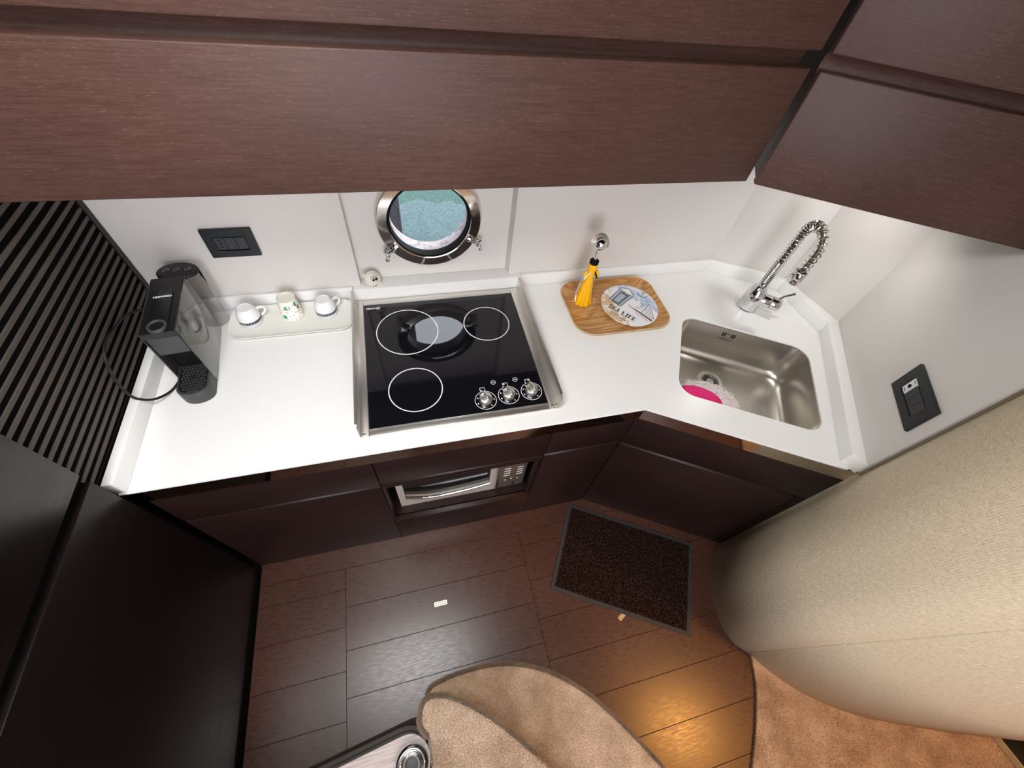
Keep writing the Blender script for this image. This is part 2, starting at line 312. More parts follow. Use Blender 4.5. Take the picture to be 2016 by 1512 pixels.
# ================================================================ SETTING
# ---- floor: planks laid in three bays
floor = shell('floor')
MB().box(-0.9, 2.7, -2.0, 1.3, -0.06, -0.003).build('subfloor', 'woodlow', floor)
def planks(x0, x1, rows):
    for k in range(len(rows)-1):
        y0, y1 = rows[k], rows[k+1]; g = 0.0005
        MB().box(x0+g, x1-g, y0+g, y1-g, -0.004, random.uniform(-0.0004, 0.0003)).build('plank', 'plank', floor, bev=0.0008, seg=1)
planks(-0.75, 1.75, [0.482, 0.62])
planks(-0.75, -0.411, [-1.3, -1.08, -0.92, -0.77, -0.61, -0.46, -0.33, -0.18, -0.035, 0.115, 0.262, 0.40, 0.482])
planks(-0.411, 0.348, [-1.3, -1.08, -0.9, -0.75, -0.6, -0.44, -0.275, -0.125, 0.03, 0.180, 0.332, 0.482])
planks(0.348, 1.75, [-1.3, -1.08, -0.93, -0.78, -0.63, -0.48, -0.335, -0.18, -0.033, 0.115, 0.265, 0.415, 0.482])

# ---- left wall: two dark panels with a shadow groove, slatted field behind the worktop
wl = shell('wall_left')
MB().box(-0.85, -0.80, -2.0, 1.3, -0.05, 2.35).build('backing', 'black', wl)
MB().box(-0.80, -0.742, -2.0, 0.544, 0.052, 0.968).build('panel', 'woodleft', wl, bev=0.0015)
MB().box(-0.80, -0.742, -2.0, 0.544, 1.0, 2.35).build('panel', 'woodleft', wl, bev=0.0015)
MB().box(-0.80, -0.757, -2.0, 0.543, 0.96, 1.005).build('groove', 'black', wl)
MB().box(-0.80, -0.7395, -2.0, 0.562, -0.01, 0.05).build('plinth', 'black', wl)
MB().box(-0.80, -0.756, 0.5445, 0.5635, 0.05, 0.842).build('end_strip', 'black', wl)
MB().box(-0.80, -0.7765, 0.545, 1.2, 0.842, 2.2).build('slat_backing', 'black', wl)
MB().box(-0.785, -0.771, 1.180, 1.199, 0.90, 2.2).build('end_post', 'woodleft', wl)
z = 0.9125
MB().box(-0.784, -0.772, 0.5455, 1.18, 0.898, 0.9085).build('slat', 'woodleft', wl)
k = 0
while z < 2.0:
    MB().box(-0.7770, -0.7735, 0.5455, 1.181, z+0.0035, z+0.0140).build('slat', 'slat', wl, bev=0.0006, seg=1); z += 0.0243; k += 1

# ---- back wall (hull liner): two white panels and a shallow niche with the porthole
PX, PZ = 0.100, 1.1355; RO, RI = 0.1695, 0.1325
wb = shell('wall_back')
MB().box(-0.80, -0.157, 1.201, 1.245, 0.86, 2.35).build('panel', 'wall', wb, bev=0.0015)
MB().box(0.383, 1.305, 1.201, 1.245, 0.86, 2.35).build('panel', 'wall', wb, bev=0.0015)
# niche back with a round hole
xf = frame((0, 1.24, 0), (1, 0, 0), (0, 0, 1), (0, 1, 0))
plate('niche_panel', [[(-0.16, 0.86), (0.386, 0.86), (0.386, 2.35), (-0.16, 2.35)], circ(PX, PZ, 0.137, 64)[::-1]], -0.005, 0.005, 'wall', wb, xf=xf)
plate('hull_skin', [[(-0.95, -0.2), (2.74, -0.2), (2.74, 2.4), (-0.95, 2.4)], circ(PX, PZ, 0.137, 64)[::-1]], 0.012, 0.045, 'sill', wb, xf=xf)
MB().box(1.32, 2.70, 1.235, 1.249, 0.0, 2.35).build('panel', 'wall', wb)
# chamfer strips at the niche sides
MB().hexa([(0.383, 1.201, .905), (0.383, 1.235, .905), (0.376, 1.235, .905)], [(0.383, 1.201, 2.3), (0.383, 1.235, 2.3), (0.376, 1.235, 2.3)]).build('niche_edge', 'wall', wb)
# ---- porthole
win = shell('window_1')
oP = (PX, 1.235, PZ); aP = (0, -1, 0)
MB().ringlathe([(RO+0.001, -0.001), (RO+0.001, 0.022), (RO-0.001, 0.027), (RO-0.004, 0.0310), (RI+0.004, 0.0312), (RI+0.001, 0.0302), (RI, 0.028), (RI, -0.001)], oP, aP, 80).build('port_frame', 'portring', win, ang=16)
MB().ringlathe([(RI+0.004, 0.0), (RI+0.004, 0.029), (RI-0.005, 0.026), (RI-0.007, 0.0)], oP, aP, 80).build('gasket', 'rubber', win)
MB().lathe([(RI-0.004, 0.006), (RI-0.004, 0.011)], oP, aP, 64).build('pane', 'glass', win)
MB().ringlathe([(RI-0.004, 0.0), (RI-0.004, -0.050), (RI+0.030, -0.050), (RI+0.03, -0.047), (RI+0.006, -0.044), (RI+0.006, 0.0)], oP, aP, 80).build('sill_ring', 'sill', win)
for ang, sgn in ((-145, -1), (-27, 1)):
    c = Vector((PX+0.168*math.cos(math.radians(ang)), 1.203, PZ+0.168*math.sin(math.radians(ang)))); rad = Vector((math.cos(math.radians(ang)), 0, math.sin(math.radians(ang)))); tan = Vector((-rad.z, 0, rad.x))
    cl = MB(); cl.lathe([(0.0, -0.006), (0.010, -0.004), (0.0115, 0.002), (0.009, 0.010), (0.0, 0.013)], c-rad*0.022, aP, 20)
    cl.tube([c-rad*0.022+Vector((0, -0.006, 0)), c+Vector((0, -0.009, 0)), c+rad*0.016+Vector((0, -0.004, 0))], [0.008, 0.0065, 0.005], 12)
    clo = cl.build('clamp', 'chrome', win)
    kn = MB(); e = c+rad*0.016+Vector((0, -0.004, 0))
    kn.tube([e-tan*0.014, e+tan*0.014], 0.0045, 10); kn.tube([e+Vector((0, 0.03, 0)), e+Vector((0, -0.024, -0.004))], 0.004, 10)
    kn.lathe([(0, -0.008), (0.0065, -0.004), (0.007, 0.003), (0.0, 0.0085)], e+Vector((0, -0.026, -0.005)), aP, 16)
    kn.ringlathe([(0.011+0.0025*math.cos(t), 0.0025*math.sin(t)) for t in [i*PI/3 for i in range(6)]], e+Vector((0, 0.012, 0.006)), tan, 20)
    kn.build('clamp_screw', 'chrome', win)

# ---- white facetted walls round the sink corner (3 cm behind the upstand)
A, B, CC, D = Vector((1.289, 1.190)), Vector((1.551, 1.028)), Vector((1.573, 0.777)), Vector((1.250, 0.268))
def off(pts, d):  # offset a polyline to its left
    out = []
    for i, p in enumerate(pts):
        ns = []
        if i > 0: t = (pts[i]-pts[i-1]).normalized(); ns.append(Vector((-t.y, t.x)))
        if i < len(pts)-1: t = (pts[i+1]-pts[i]).normalized(); ns.append(Vector((-t.y, t.x)))
        nn = ns[0] if len(ns) == 1 else (ns[0]+ns[1])/(1+ns[0].dot(ns[1])); out.append(p+nn*d)
    return out
poly = [Vector((0.39, 1.190)), A, B, CC, D]
wout = off(poly, 0.012); wx = [wout[1], Vector((1.565, 1.047)), Vector((1.6255, 0.779)), Vector((1.2690, 0.2235))]
wback = off(wx, 0.03)
for i, nm in enumerate(('wall_corner', 'wall_side', 'wall_right')):
    top = 2.35 if i == 0 else 1.459
    h = [(*wx[i], 0.86), (*wx[i+1], 0.86), (*wback[i+1], 0.86), (*wback[i], 0.86)]
    struct(MB().hexa(h, [(p[0], p[1], top) for p in h]).build(nm, 'wall', bev=0.001))
# upstands (coved lip of the worktop) as trim
def upstand(nm, p, q, bp, bq, z1=0.904):
    h = [(*p, 0.8505), (*q, 0.8505), (*bq, 0.8505), (*bp, 0.8505)]
    return struct(MB().hexa(h, [(a[0], a[1], z1) for a in h]).build(nm, 'counter', bev=0.0015))
upstand('trim_1', Vector((0.432, 1.190)), A, Vector((0.432, 1.2005)), wx[0])
upstand('trim_2', A, B, wx[0], wx[1]); upstand('trim_3', B, CC, wx[1], wx[2]); upstand('trim_4', CC, D, wx[2], wx[3])
upstand('trim_5', Vector((-0.742, 1.190)), Vector((-0.186, 1.190)), Vector((-0.742, 1.2005)), Vector((-0.186, 1.2005)))
upstand('trim_6', Vector((-0.743, 0.562)), Vector((-0.743, 1.2005)), Vector((-0.768, 0.562)), Vector((-0.768, 1.2005)))
upstand('trim_7', Vector((-0.184, 1.178)), Vector((0.430, 1.178)), Vector((-0.184, 1.234)), Vector((0.430, 1.234)), 0.905)

# ---- curved cream bulkhead beside the sink cabinet
def spl(P, n=8):
    out = []
    for i in range(len(P)-1):
        p0, p1, p2, p3 = P[max(i-1, 0)], P[i], P[i+1], P[min(i+2, len(P)-1)]
        for k in range(n):
            t = k/n; out.append(tuple(0.5*((2*b)+(-a+c)*t+(2*a-5*b+4*c-d)*t*t+(-a+3*b-3*c+d)*t**3) for a, b, c, d in zip(p0, p1, p2, p3)))
    return out+[tuple(P[-1])]
def curved(path, z0, z1, name, parent, nz=4):
    me = bpy.data.meshes.new(name); v = []; f = []; uv = []; s = 0; S = []
    for i, p in enumerate(path):
        if i: s += math.dist(p, path[i-1])
        S.append(s)
        for k in range(nz+1): v.append((p[0], p[1], z0+(z1-z0)*k/nz))
    for i in range(len(path)-1):
        for k in range(nz): a = i*(nz+1)+k; f.append((a, a+nz+1, a+nz+2, a+1))
    me.from_pydata(v, [], f); ul = me.uv_layers.new(name='UVMap')
    for l in me.loops: vi = l.vertex_index; ul.data[l.index].uv = (S[vi//(nz+1)], v[vi][2])
    me.shade_smooth(); me.materials.append(M['cream']); o = bpy.data.objects.new(name, me); C.objects.link(o)
    so = o.modifiers.new('thick', 'SOLIDIFY'); so.thickness = 0.012; so.offset = 1
    o.parent = parent; return o
wc = shell('wall_front')
curved(spl([(1.318, 0.232), (1.290, 0.205), (1.230, 0.170), (1.180, 0.115), (1.150, 0.055), (1.134, -0.017), (1.1285, -0.095), (1.145, -0.150), (1.182, -0.190)]), 0.0, 2.35, 'vinyl_panel', wc)
curved(spl([(1.182, -0.190), (1.241, -0.281), (1.36, -0.392), (1.53, -0.492), (1.82, -0.606), (2.15, -0.720), (2.6, -0.86)]), 0.0, 2.35, 'vinyl_panel', wc)
MB().tube([(1.2785, 0.2145, 0.86), (1.2785, 0.2145, 1.459)], 0.006, 8).build('edge_piping', mat('taupe_piping', (0.20, 0.155, 0.11), 0.5), wc)

wr = shell('wall_rear')
plate('bulkhead', [[(-0.86, -0.1), (2.72, -0.1), (2.72, 2.42), (-0.86, 2.42)], rrect(-0.76, 0.50, 0.62, 2.28, 0.08)[::-1]], 0.0, 0.04, 'ceil', wr, xf=frame((0, -1.62, 0), (1, 0, 0), (0, 0, 1), (0, 1, 0)))
MB().box(2.70, 2.74, -1.62, 1.30, -0.05, 2.40).build('side_bulkhead', 'ceil', wr)
# ---- deckhead with an open hatch above the galley
ceil_ = shell('ceiling')
plate('deckhead', [[(-0.86, -1.66), (2.74, -1.66), (2.74, 1.30), (-0.86, 1.30)], [(-0.78, -0.04), (0.02, -0.04), (0.02, 0.38), (-0.78, 0.38)][::-1]], 2.35, 2.40, 'ceil', ceil_)
fr = MB()
for a in ((-0.80, 0.04, -0.06, -0.04), (-0.80, 0.04, 0.38, 0.40), (-0.80, -0.78, -0.04, 0.38), (0.02, 0.04, -0.04, 0.38)): fr.box(*a, 2.34, 2.42)
fr.build('hatch_frame', 'steel', ceil_)
for sx, sy in ADDED_SPOTS+[(1.64, -0.75)]:  # fittings for the added fill spots and for the passage lamp
    MB().ringlathe([(0.052, 0.0), (0.052, -0.004), (0.044, -0.007), (0.038, 0.0)], (sx, sy, 2.3495), (0, 0, 1), 32).build('added_or_passage_bezel', 'chrome', ceil_)
    MB().lathe([(0.038, -0.0012), (0.038, 0.0)], (sx, sy, 2.3495), n=28).build('added_or_passage_lens', 'lampglow', ceil_)

# ---- outside: water and a concrete pile
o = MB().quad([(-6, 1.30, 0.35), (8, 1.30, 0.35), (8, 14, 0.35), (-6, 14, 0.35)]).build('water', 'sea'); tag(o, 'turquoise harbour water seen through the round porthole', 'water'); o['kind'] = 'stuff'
tag(MB().prism([(0.016, 1.80), (0.016, 2.3), (-0.7, 2.3), (-0.7, 1.80)], -0.1, 2.6).build('quay_pile', 'quay', bev=0.01), 'grey concrete pile standing in the water outside the porthole', 'pile')

# ================================================================ WORKTOP, HOB, SINK
SU0, SU1, SV0, SV1 = 0.103, 0.592, 0.112, 0.505
hole = [U2(u, v) for u, v in rrect(SU0, SU1, SV0, SV1, 0.06)]
wt = thing('worktop', 'white solid worktop running from the slatted wall round the sink corner', 'worktop', (0, 0.9, 0.842))
plate('slab', [[(-0.762, 0.560), (0.7005, 0.560), (1.2585, 0.2385), (1.285, 0.243), (wx[2][0]-.001, wx[2][1]), (wx[1][0], wx[1][1]-.001), (1.292, 1.2005), (0.43, 1.2005), (0.43, 1.23), (-0.185, 1.23), (-0.185, 1.2005), (-0.768, 1.2005)], hole[::-1]], 0.8425, 0.850, 'counter', wt, bev=0.001)
# polished strip under the front edge
f1 = MB(); f1.box(-0.742, 0.700, 0.5625, 0.575, 0.784, 0.8422); f1.build('edge_strip', 'mirror', wt)
f2 = MB(); f2.obox(U(0.001, 0.003, 0.784), EU*0.702, EV*0.012, EZ*0.0582); f2.build('edge_strip', 'mirror', wt)

# ---- ceramic hob
hb = thing('ceramic_hob', 'black ceramic hob with steel frame and three knobs set in the worktop', 'hob', (0.115, 0.89, 0.85))
plate('glass_plate', [rrect(-0.1595, 0.3845, 0.6355, 1.1465, 0.003, 2)], 0.8502, 0.8565, 'glassblack', hb, bev=0.0008)
MB().box(-0.160, 0.385, 0.612, 0.635, 0.8502, 0.8572).build('front_rail', 'steel', hb, bev=0.0012)
MB().box(-0.160, 0.385, 1.147, 1.172, 0.8502, 0.8572).build('rear_rail', 'steel', hb, bev=0.0012)
for x0, x1, xf_ in ((-0.185, -0.1605, -1), (0.3855, 0.417, 1)):
    MB().box(x0, x1, 0.612, 1.172, 0.8502, 0.8576).build('side_rail', 'steel', hb, bev=0.001)
    e = x0 if xf_ < 0 else x1
    fe = MB(); fe.box(e-0.0007, e+0.0007, 0.612, 1.174, 0.8502, 0.905); fe.box(min(e, e+0.007*xf_), max(e, e+0.007*xf_), 0.63, 1.174, 0.9036, 0.905); fe.build('side_guard', 'steel', hb)
    for yy in (0.622, 1.160):
        for xx in ((x0+x1)/2-0.002,) if xf_ < 0 else ((x0+x1)/2-0.006, (x0+x1)/2+0.008):
            MB().lathe([(0.0045, 0), (0.004, 0.0015), (0.0015, 0.0025), (0, 0.0025)], (xx, yy, 0.8576), n=12).build('screw', 'chrome', hb)
ring = lambda cx, cy, r, w, nm='heat_zone_ring': plate(nm, [circ(cx, cy, r+w/2, 72), circ(cx, cy, r-w/2, 72)[::-1]], 0.8565, 0.8568, 'mark', hb)
ring(-0.018, 1.002, 0.103, 0.0032); ring(0.260, 1.002, 0.081, 0.0032); ring(-0.0155, 0.755, 0.082, 0.0032)
M['knob'] = mat('brushed_knob', (0.86, 0.84, 0.80), 0.34, 1.0)
for kx, ky, sq in ((0.192, 0.678, 0), (0.268, 0.685, 1), (0.344, 0.688, 2)):
    ring(kx, ky, 0.0335, 0.0017, 'dial_ring')
    for a in (20, 55, 100, 150, 205, 260):
        a = math.radians(a+100); ln = 0.0025
        plate('dial_mark', [circ(kx+0.0265*math.cos(a), ky+0.0265*math.sin(a), ln if a < 5 else 0.0022, 10)], 0.8565, 0.8568, 'mark', hb)
    kb = MB(); kb.lathe([(0.0205, 0.0), (0.0205, 0.003), (0.0200, 0.010), (0.0198, 0.0155), (0.0185, 0.0165), (0, 0.0165)], (kx, ky, 0.8566), n=32)
    kno = kb.build('knob', 'knob', hb)
    gp = MB(); d = Vector((0.15, -1, 0)).normalized(); w = Vector((1, 0.15, 0)).normalized()
    gp.obox(Vector((kx, ky, 0.870))-d*0.0165-w*0.0045, d*0.036, w*0.0090, EZ*0.0165); gp.build('knob_grip', 'knob', kno, bev=0.002)
    gl = MB(); gl.obox(Vector((kx, ky, 0.8866))+d*0.004-w*0.0008, d*0.016, w*0.0016, EZ*0.0003); gl.build('pointer_line', 'mark', kno)
    sx, sy = kx-0.003, ky+0.0405
    plate('zone_symbol', [rrect(sx-0.0085, sx+0.0085, sy-0.0085, sy+0.0085, 0.002, 2), rrect(sx-0.0068, sx+0.0068, sy-0.0068, sy+0.0068, 0.001, 2)[::-1]], 0.8565, 0.8568, 'mark', hb)
    dx, dy = ((-0.0035, -0.0035), (-0.0035, 0.0035), (0.0035, 0.0035))[sq]
    plate('zone_symbol', [circ(sx+dx, sy+dy, 0.0028, 12)], 0.8565, 0.8568, 'mark', hb)
for ox in (0.229, 0.302):
    plate('pilot_symbol', [circ(ox, 0.7415, 0.0083, 24), circ(ox, 0.7415, 0.0069, 24)[::-1]], 0.8565, 0.8568, 'mark', hb)
    MB().tube([(ox-0.0045, 0.740, 0.8567), (ox-0.002, 0.7435, 0.8567), (ox+0.002, 0.7395, 0.8567), (ox+0.0045, 0.743, 0.8567)], 0.0010, 6).build('pilot_symbol', 'mark', hb)
text('maker_mark', 'CERAN', 0.0105, Matrix.Translation((-0.135, 1.1275, 0.8567)), 'mark', hb, bold=0.0003)
plate('maker_mark', [rrect(-0.1155, -0.1045, 1.122, 1.133, 0.001, 2), rrect(-0.1125, -0.1075, 1.1245, 1.131, 0.0005, 2)[::-1]], 0.8565, 0.8568, 'mark', hb)

# ---- sink
sk = thing('sink', 'undermounted stainless steel sink bowl in the corner of the worktop', 'sink', U(0.345, 0.31, 0.68))
def bowl():
    b = MB(); n = 12; rings = []
    prof = [(0.000, 0.8424, 0.060), (0.0005, 0.832, 0.060), (0.002, 0.828, 0.060), (0.004, 0.75, 0.062), (0.008, 0.700, 0.066), (0.018, 0.682, 0.066), (0.036, 0.673, 0.062), (0.062, 0.669, 0.055), (0.10, 0.6675, 0.04)]
    for ins, z_, r_ in prof:
        pts = rrect(SU0-0.004+ins, SU1+0.004-ins, SV0-0.004+ins, SV1+0.004-ins, max(r_-ins*0.2, 0.02), n); rings.append(len(b.v)); b.v += [tuple(U(u, v, z_)) for u, v in pts]
    K = 4*(n+1)
    for a in range(len(rings)-1):
        for i in range(K): j = (i+1) % K; b.f.append((rings[a]+i, rings[a]+j, rings[a+1]+j, rings[a+1]+i))
    b.f.append(tuple(rings[-1]+i for i in range(K))); return b
bo = bowl().build('basin', 'basin', sk, ang=80)
for p in bo.data.polygons: p.flip() if False else None
MB().lathe([(0.052, 0.0), (0.052, 0.0015), (0.046, 0.003), (0.041, 0.002), (0.038, -0.0005), (0.0, -0.0005)], U(0.302, 0.372, 0.668), n=40).build('drain', 'steel', sk)
dr = MB()
for i in range(20): a = 2*PI*i/20; dr.obox(U(0.302, 0.372, 0.6695)+Vector((math.cos(a), math.sin(a), 0))*0.016, Vector((math.cos(a), math.sin(a), 0))*0.019, Vector((-math.sin(a), math.cos(a), 0))*0.0028, EZ*0.001)
dr.build('drain_slots', 'hole', sk)
for i, du in enumerate((-0.026, -0.017, 0.010, 0.019)): MB().obox(U(0.307+du, SV1-0.0012, 0.800), EU*0.0052, EV*0.004, EZ*0.020).build('overflow_slot', 'hole', sk, bev=0.002)
MB().lathe([(0.006, 0), (0.005, 0.002), (0, 0.0025)], U(0.306, SV1+0.001, 0.810), -EV, 16).build('overflow_screw', 'chrome', sk)
MB().tube([U(0.272+0.055*i/14, SV1-0.0015, 0.786+0.003*math.sin(i*2.4)+0.0015*(i % 3 == 0)) for i in range(15)], 0.0010, 5).build('etched_mark', 'plasticgrey', sk)
# ---- cloths in the sink
def blob(cx, cy, cz, a, b, h, nm, mt, amp, fr, seed, parent=None, rot=0.0, n=48, mrows=14):
    k = MB(); rnd = random.Random(seed); ph = [rnd.random()*6 for _ in range(6)]
    for r_ in range(mrows+1):
        t = r_/mrows*PI/2
        for i in range(n):
            p = 2*PI*i/n; wv = 1+amp*math.sin(fr*p+ph[0]+3*r_)+amp*0.6*math.sin((fr*2+1)*p+ph[1]-5*r_)
            x = a*math.sin(t)**0.8*math.cos(p)*wv; y = b*math.sin(t)**0.8*math.sin(p)*wv; z_ = h*math.cos(t)*(1+amp*1.5*math.sin(fr*p*0.7+ph[2]+2.1*r_))
            k.v.append(tuple(U(cx+x*math.cos(rot)-y*math.sin(rot), cy+x*math.sin(rot)+y*math.cos(rot), cz+z_)))
    for r_ in range(mrows):
        for i in range(n): j = (i+1) % n; k.f.append((r_*n+i, r_*n+j, (r_+1)*n+j, (r_+1)*n+i))
    k.f.append(tuple(mrows*n+i for i in range(n-1, -1, -1))); return k.build(nm, mt, parent, ang=180)
n_ = noise(M['knit'], 55, (1, 2.5, 1), 2); bump(M['knit'], n_.outputs[0], 0.9, 0.01)
tag(blob(0.262, 0.208, 0.670, 0.148, 0.096, 0.118, 'dish_cloth', 'knit', 0.035, 9, 3, rot=-0.15), 'crumpled white knitted dish cloth lying in the sink', 'cloth')
tag(blob(0.210, 0.176, 0.772, 0.082, 0.036, 0.040, 'sponge_cloth', 'pink', 0.02, 4, 5, rot=-0.12), 'bright pink cloth folded on top of the white knitted cloth', 'cloth')

# ---- mixer tap with spring hose
FX, FY = 1.345, 0.955
fa = thing('spring_tap', 'chrome mixer tap with coiled spring hose behind the sink', 'tap', (FX, FY, 0.85))
MB().lathe([(0.041, 0), (0.041, 0.004), (0.0385, 0.006), (0.038, 0.060), (0.034, 0.085), (0.024, 0.105), (0.0165, 0.113), (0, 0.113)], (FX, FY, 0.8505), n=40).build('body', 'chrome', fa)
hd = Vector((0.73, -0.68, 0.05)).normalized(); h0 = Vector((FX, FY, 0.905))
MB().lathe([(0.026, 0.018), (0.026, 0.062), (0.025, 0.064)], h0, hd, 32).build('side_valve', 'chrome', fa)
MB().lathe([(0.0235, 0.0635), (0.0235, 0.0665)], h0, hd, 32).build('valve_seal', 'rubber', fa)
hc = MB(); hc.lathe([(0.026, 0.066), (0.026, 0.096), (0.0235, 0.100), (0, 0.100)], h0, hd, 32); hco = hc.build('valve_cap', 'chrome', fa)
MB().tube([h0+hd*0.080+EZ*0.022, h0+hd*0.092+EZ*0.044, h0+hd*0.108+EZ*0.068+EU*0.010], [0.0058, 0.0052, 0.0060], 10).build('lever', 'chrome', hco)
MB().lathe([(0.0155, 0.110), (0.0165, 0.113), (0.0165, 0.122), (0.0150, 0.125)], (FX, FY, 0.8505), n=28).build('collar', 'chrome', fa)
MB().tube([(FX-0.015, FY-0.010, 0.967), (FX-0.024, FY-0.016, 0.967), (FX-0.026, FY-0.018, 0.964)], 0.003, 8).build('clip', 'chrome', fa)
HX, HY = 1.310, 0.840
path = [Vector((FX, FY, 0.962+i*0.01)) for i in range(0, 23)]
cxy = Vector(((FX+HX)/2, (FY+HY)/2, 1.190)); rad = Vector((FX, FY, 1.190))-cxy
for i in range(1, 24): a = PI*i/24; path.append(cxy+rad*math.cos(a)+EZ*(0.062*math.sin(a)))
zz = 1.188
while zz > 1.128: path.append(Vector((HX, HY, zz))); zz -= 0.01
MB().tube(path, 0.0075, 10).build('hose', mat('bronze_hose', (0.16, 0.13, 0.09), 0.4, 0.6), fa)
def spring(path, R, wire, pitch):
    L = [0]
    for i in range(1, len(path)): L.append(L[-1]+(path[i]-path[i-1]).length)
    tot = L[-1]; s = 0; ph = 0; pts = []; side = (Vector((FX, FY, 0))-Vector((HX, HY, 0))).normalized().cross(EZ); i = 0
    while s < tot:
        while i < len(L)-2 and L[i+1] < s: i += 1
        t = (s-L[i])/(L[i+1]-L[i]); p = path[i].lerp(path[i+1], t); tg = (path[i+1]-path[i]).normalized(); nn = tg.cross(side).normalized()
        pts.append(p+(side*math.cos(ph)+nn*math.sin(ph))*R); ph += 2*PI/14; s += pitch(s/tot)/14
    return pts
pt = lambda f: 0.0066 if f < 0.24 else (0.0130 if f < 0.66 else 0.0185)
MB().tube(spring(path, 0.0152, 0.0026, pt), 0.0026, 7).build('spring', 'chrome', fa)
rd = [Vector((FX, FY, 0.965))+Vector((-0.006, -0.019, 0))]+[p+Vector((-0.005, -0.017, 0)) for p in path[2:23]]
MB().tube(rd+[cxy+rad*0.6*math.cos(PI*i/24)+EZ*(0.044*math.sin(PI*i/24)) for i in range(5, 11)], 0.0026, 8).build('support_rod', 'chrome', fa)
MB().lathe([(0.0195, 0), (0.0212, 0.003), (0.0212, 0.040), (0.0195, 0.044), (0.0215, 0.046), (0.0215, 0.052), (0.016, 0.056), (0.008, 0.058)], (HX, HY, 1.078), n=28).build('spray_head', 'chrome', fa)
MB().lathe([(0.006, 0), (0.006, 0.008), (0.004, 0.011), (0, 0.011)], (HX-0.019, HY+0.004, 1.108), (-0.95, 0.3, 0.1), 14).build('spray_button', 'chrome', fa)
MB().lathe([(0.004, 0), (0.004, 0.006), (0, 0.007)], (HX+0.020, HY+0.006, 1.104), (0.95, 0.3, 0.0), 14).build('spray_button', 'plasticgrey', fa)
MB().lathe([(0.0165, 0.0), (0.0165, 0.0012)], (HX, HY, 1.0765), n=20).build('nozzle', 'rubber', fa)

# ================================================================ LOWER CABINETS
def chamf(x0, x1, y0, y1, z0, z1, nm, mt, parent, c=0.012):
    """front panel with a sloped finger-pull edge on top"""
    p = [(y0, z0), (y1, z0), (y1, z1), (y0+c, z1), (y0, z1-c*0.8)]
    return MB().hexa([(x0, y, z) for y, z in p], [(x1, y, z) for y, z in p]).build(nm, mt, parent, bev=0.0008, seg=1)
FY0 = 0.565
c1 = thing('drawer_cabinet', 'dark wood base cabinet at the left, under the coffee machine', 'cabinet', (-0.45, 0.86, 0.0))
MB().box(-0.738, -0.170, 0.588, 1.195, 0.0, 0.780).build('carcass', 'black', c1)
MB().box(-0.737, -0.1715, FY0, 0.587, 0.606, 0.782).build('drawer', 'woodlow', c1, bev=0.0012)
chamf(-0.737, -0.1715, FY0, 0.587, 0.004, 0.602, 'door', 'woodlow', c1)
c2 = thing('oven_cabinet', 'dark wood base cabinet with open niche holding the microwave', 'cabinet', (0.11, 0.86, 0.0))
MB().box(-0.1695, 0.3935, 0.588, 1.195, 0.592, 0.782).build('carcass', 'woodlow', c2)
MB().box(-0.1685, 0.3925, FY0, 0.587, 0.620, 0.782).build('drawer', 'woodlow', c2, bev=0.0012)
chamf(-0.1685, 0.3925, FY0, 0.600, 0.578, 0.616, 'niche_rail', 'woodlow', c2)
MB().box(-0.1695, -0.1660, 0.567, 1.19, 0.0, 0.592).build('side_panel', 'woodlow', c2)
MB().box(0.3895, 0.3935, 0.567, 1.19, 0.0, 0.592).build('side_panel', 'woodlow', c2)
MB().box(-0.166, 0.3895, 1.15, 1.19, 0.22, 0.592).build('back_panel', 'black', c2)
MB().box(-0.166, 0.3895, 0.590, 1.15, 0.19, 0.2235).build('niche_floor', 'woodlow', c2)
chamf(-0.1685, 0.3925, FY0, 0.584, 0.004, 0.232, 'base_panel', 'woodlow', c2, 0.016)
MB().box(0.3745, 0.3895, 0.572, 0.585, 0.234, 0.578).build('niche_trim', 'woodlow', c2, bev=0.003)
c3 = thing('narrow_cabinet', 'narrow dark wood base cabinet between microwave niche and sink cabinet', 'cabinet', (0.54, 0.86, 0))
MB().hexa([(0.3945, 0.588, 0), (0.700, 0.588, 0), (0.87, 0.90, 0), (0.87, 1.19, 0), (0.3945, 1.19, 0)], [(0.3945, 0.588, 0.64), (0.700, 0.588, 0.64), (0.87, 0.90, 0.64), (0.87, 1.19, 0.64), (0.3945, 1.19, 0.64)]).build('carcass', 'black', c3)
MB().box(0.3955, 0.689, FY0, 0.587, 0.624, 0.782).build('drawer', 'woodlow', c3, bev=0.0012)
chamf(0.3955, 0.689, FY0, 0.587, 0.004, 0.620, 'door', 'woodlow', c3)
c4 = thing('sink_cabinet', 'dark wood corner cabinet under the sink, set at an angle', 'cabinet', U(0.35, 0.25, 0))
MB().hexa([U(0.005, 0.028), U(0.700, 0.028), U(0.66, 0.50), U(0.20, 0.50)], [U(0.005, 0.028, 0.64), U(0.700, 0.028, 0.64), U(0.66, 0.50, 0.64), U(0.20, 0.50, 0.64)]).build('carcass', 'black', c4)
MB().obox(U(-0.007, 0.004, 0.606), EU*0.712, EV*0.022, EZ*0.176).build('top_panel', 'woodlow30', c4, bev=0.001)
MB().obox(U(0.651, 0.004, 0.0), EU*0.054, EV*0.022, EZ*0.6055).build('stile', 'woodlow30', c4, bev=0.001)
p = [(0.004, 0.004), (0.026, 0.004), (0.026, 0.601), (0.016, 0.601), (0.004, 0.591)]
MB().hexa([U(-0.006, v, z_) for v, z_ in p], [U(0.6485, v, z_) for v, z_ in p]).build('door', 'woodlow30', c4, bev=0.0008, seg=1)

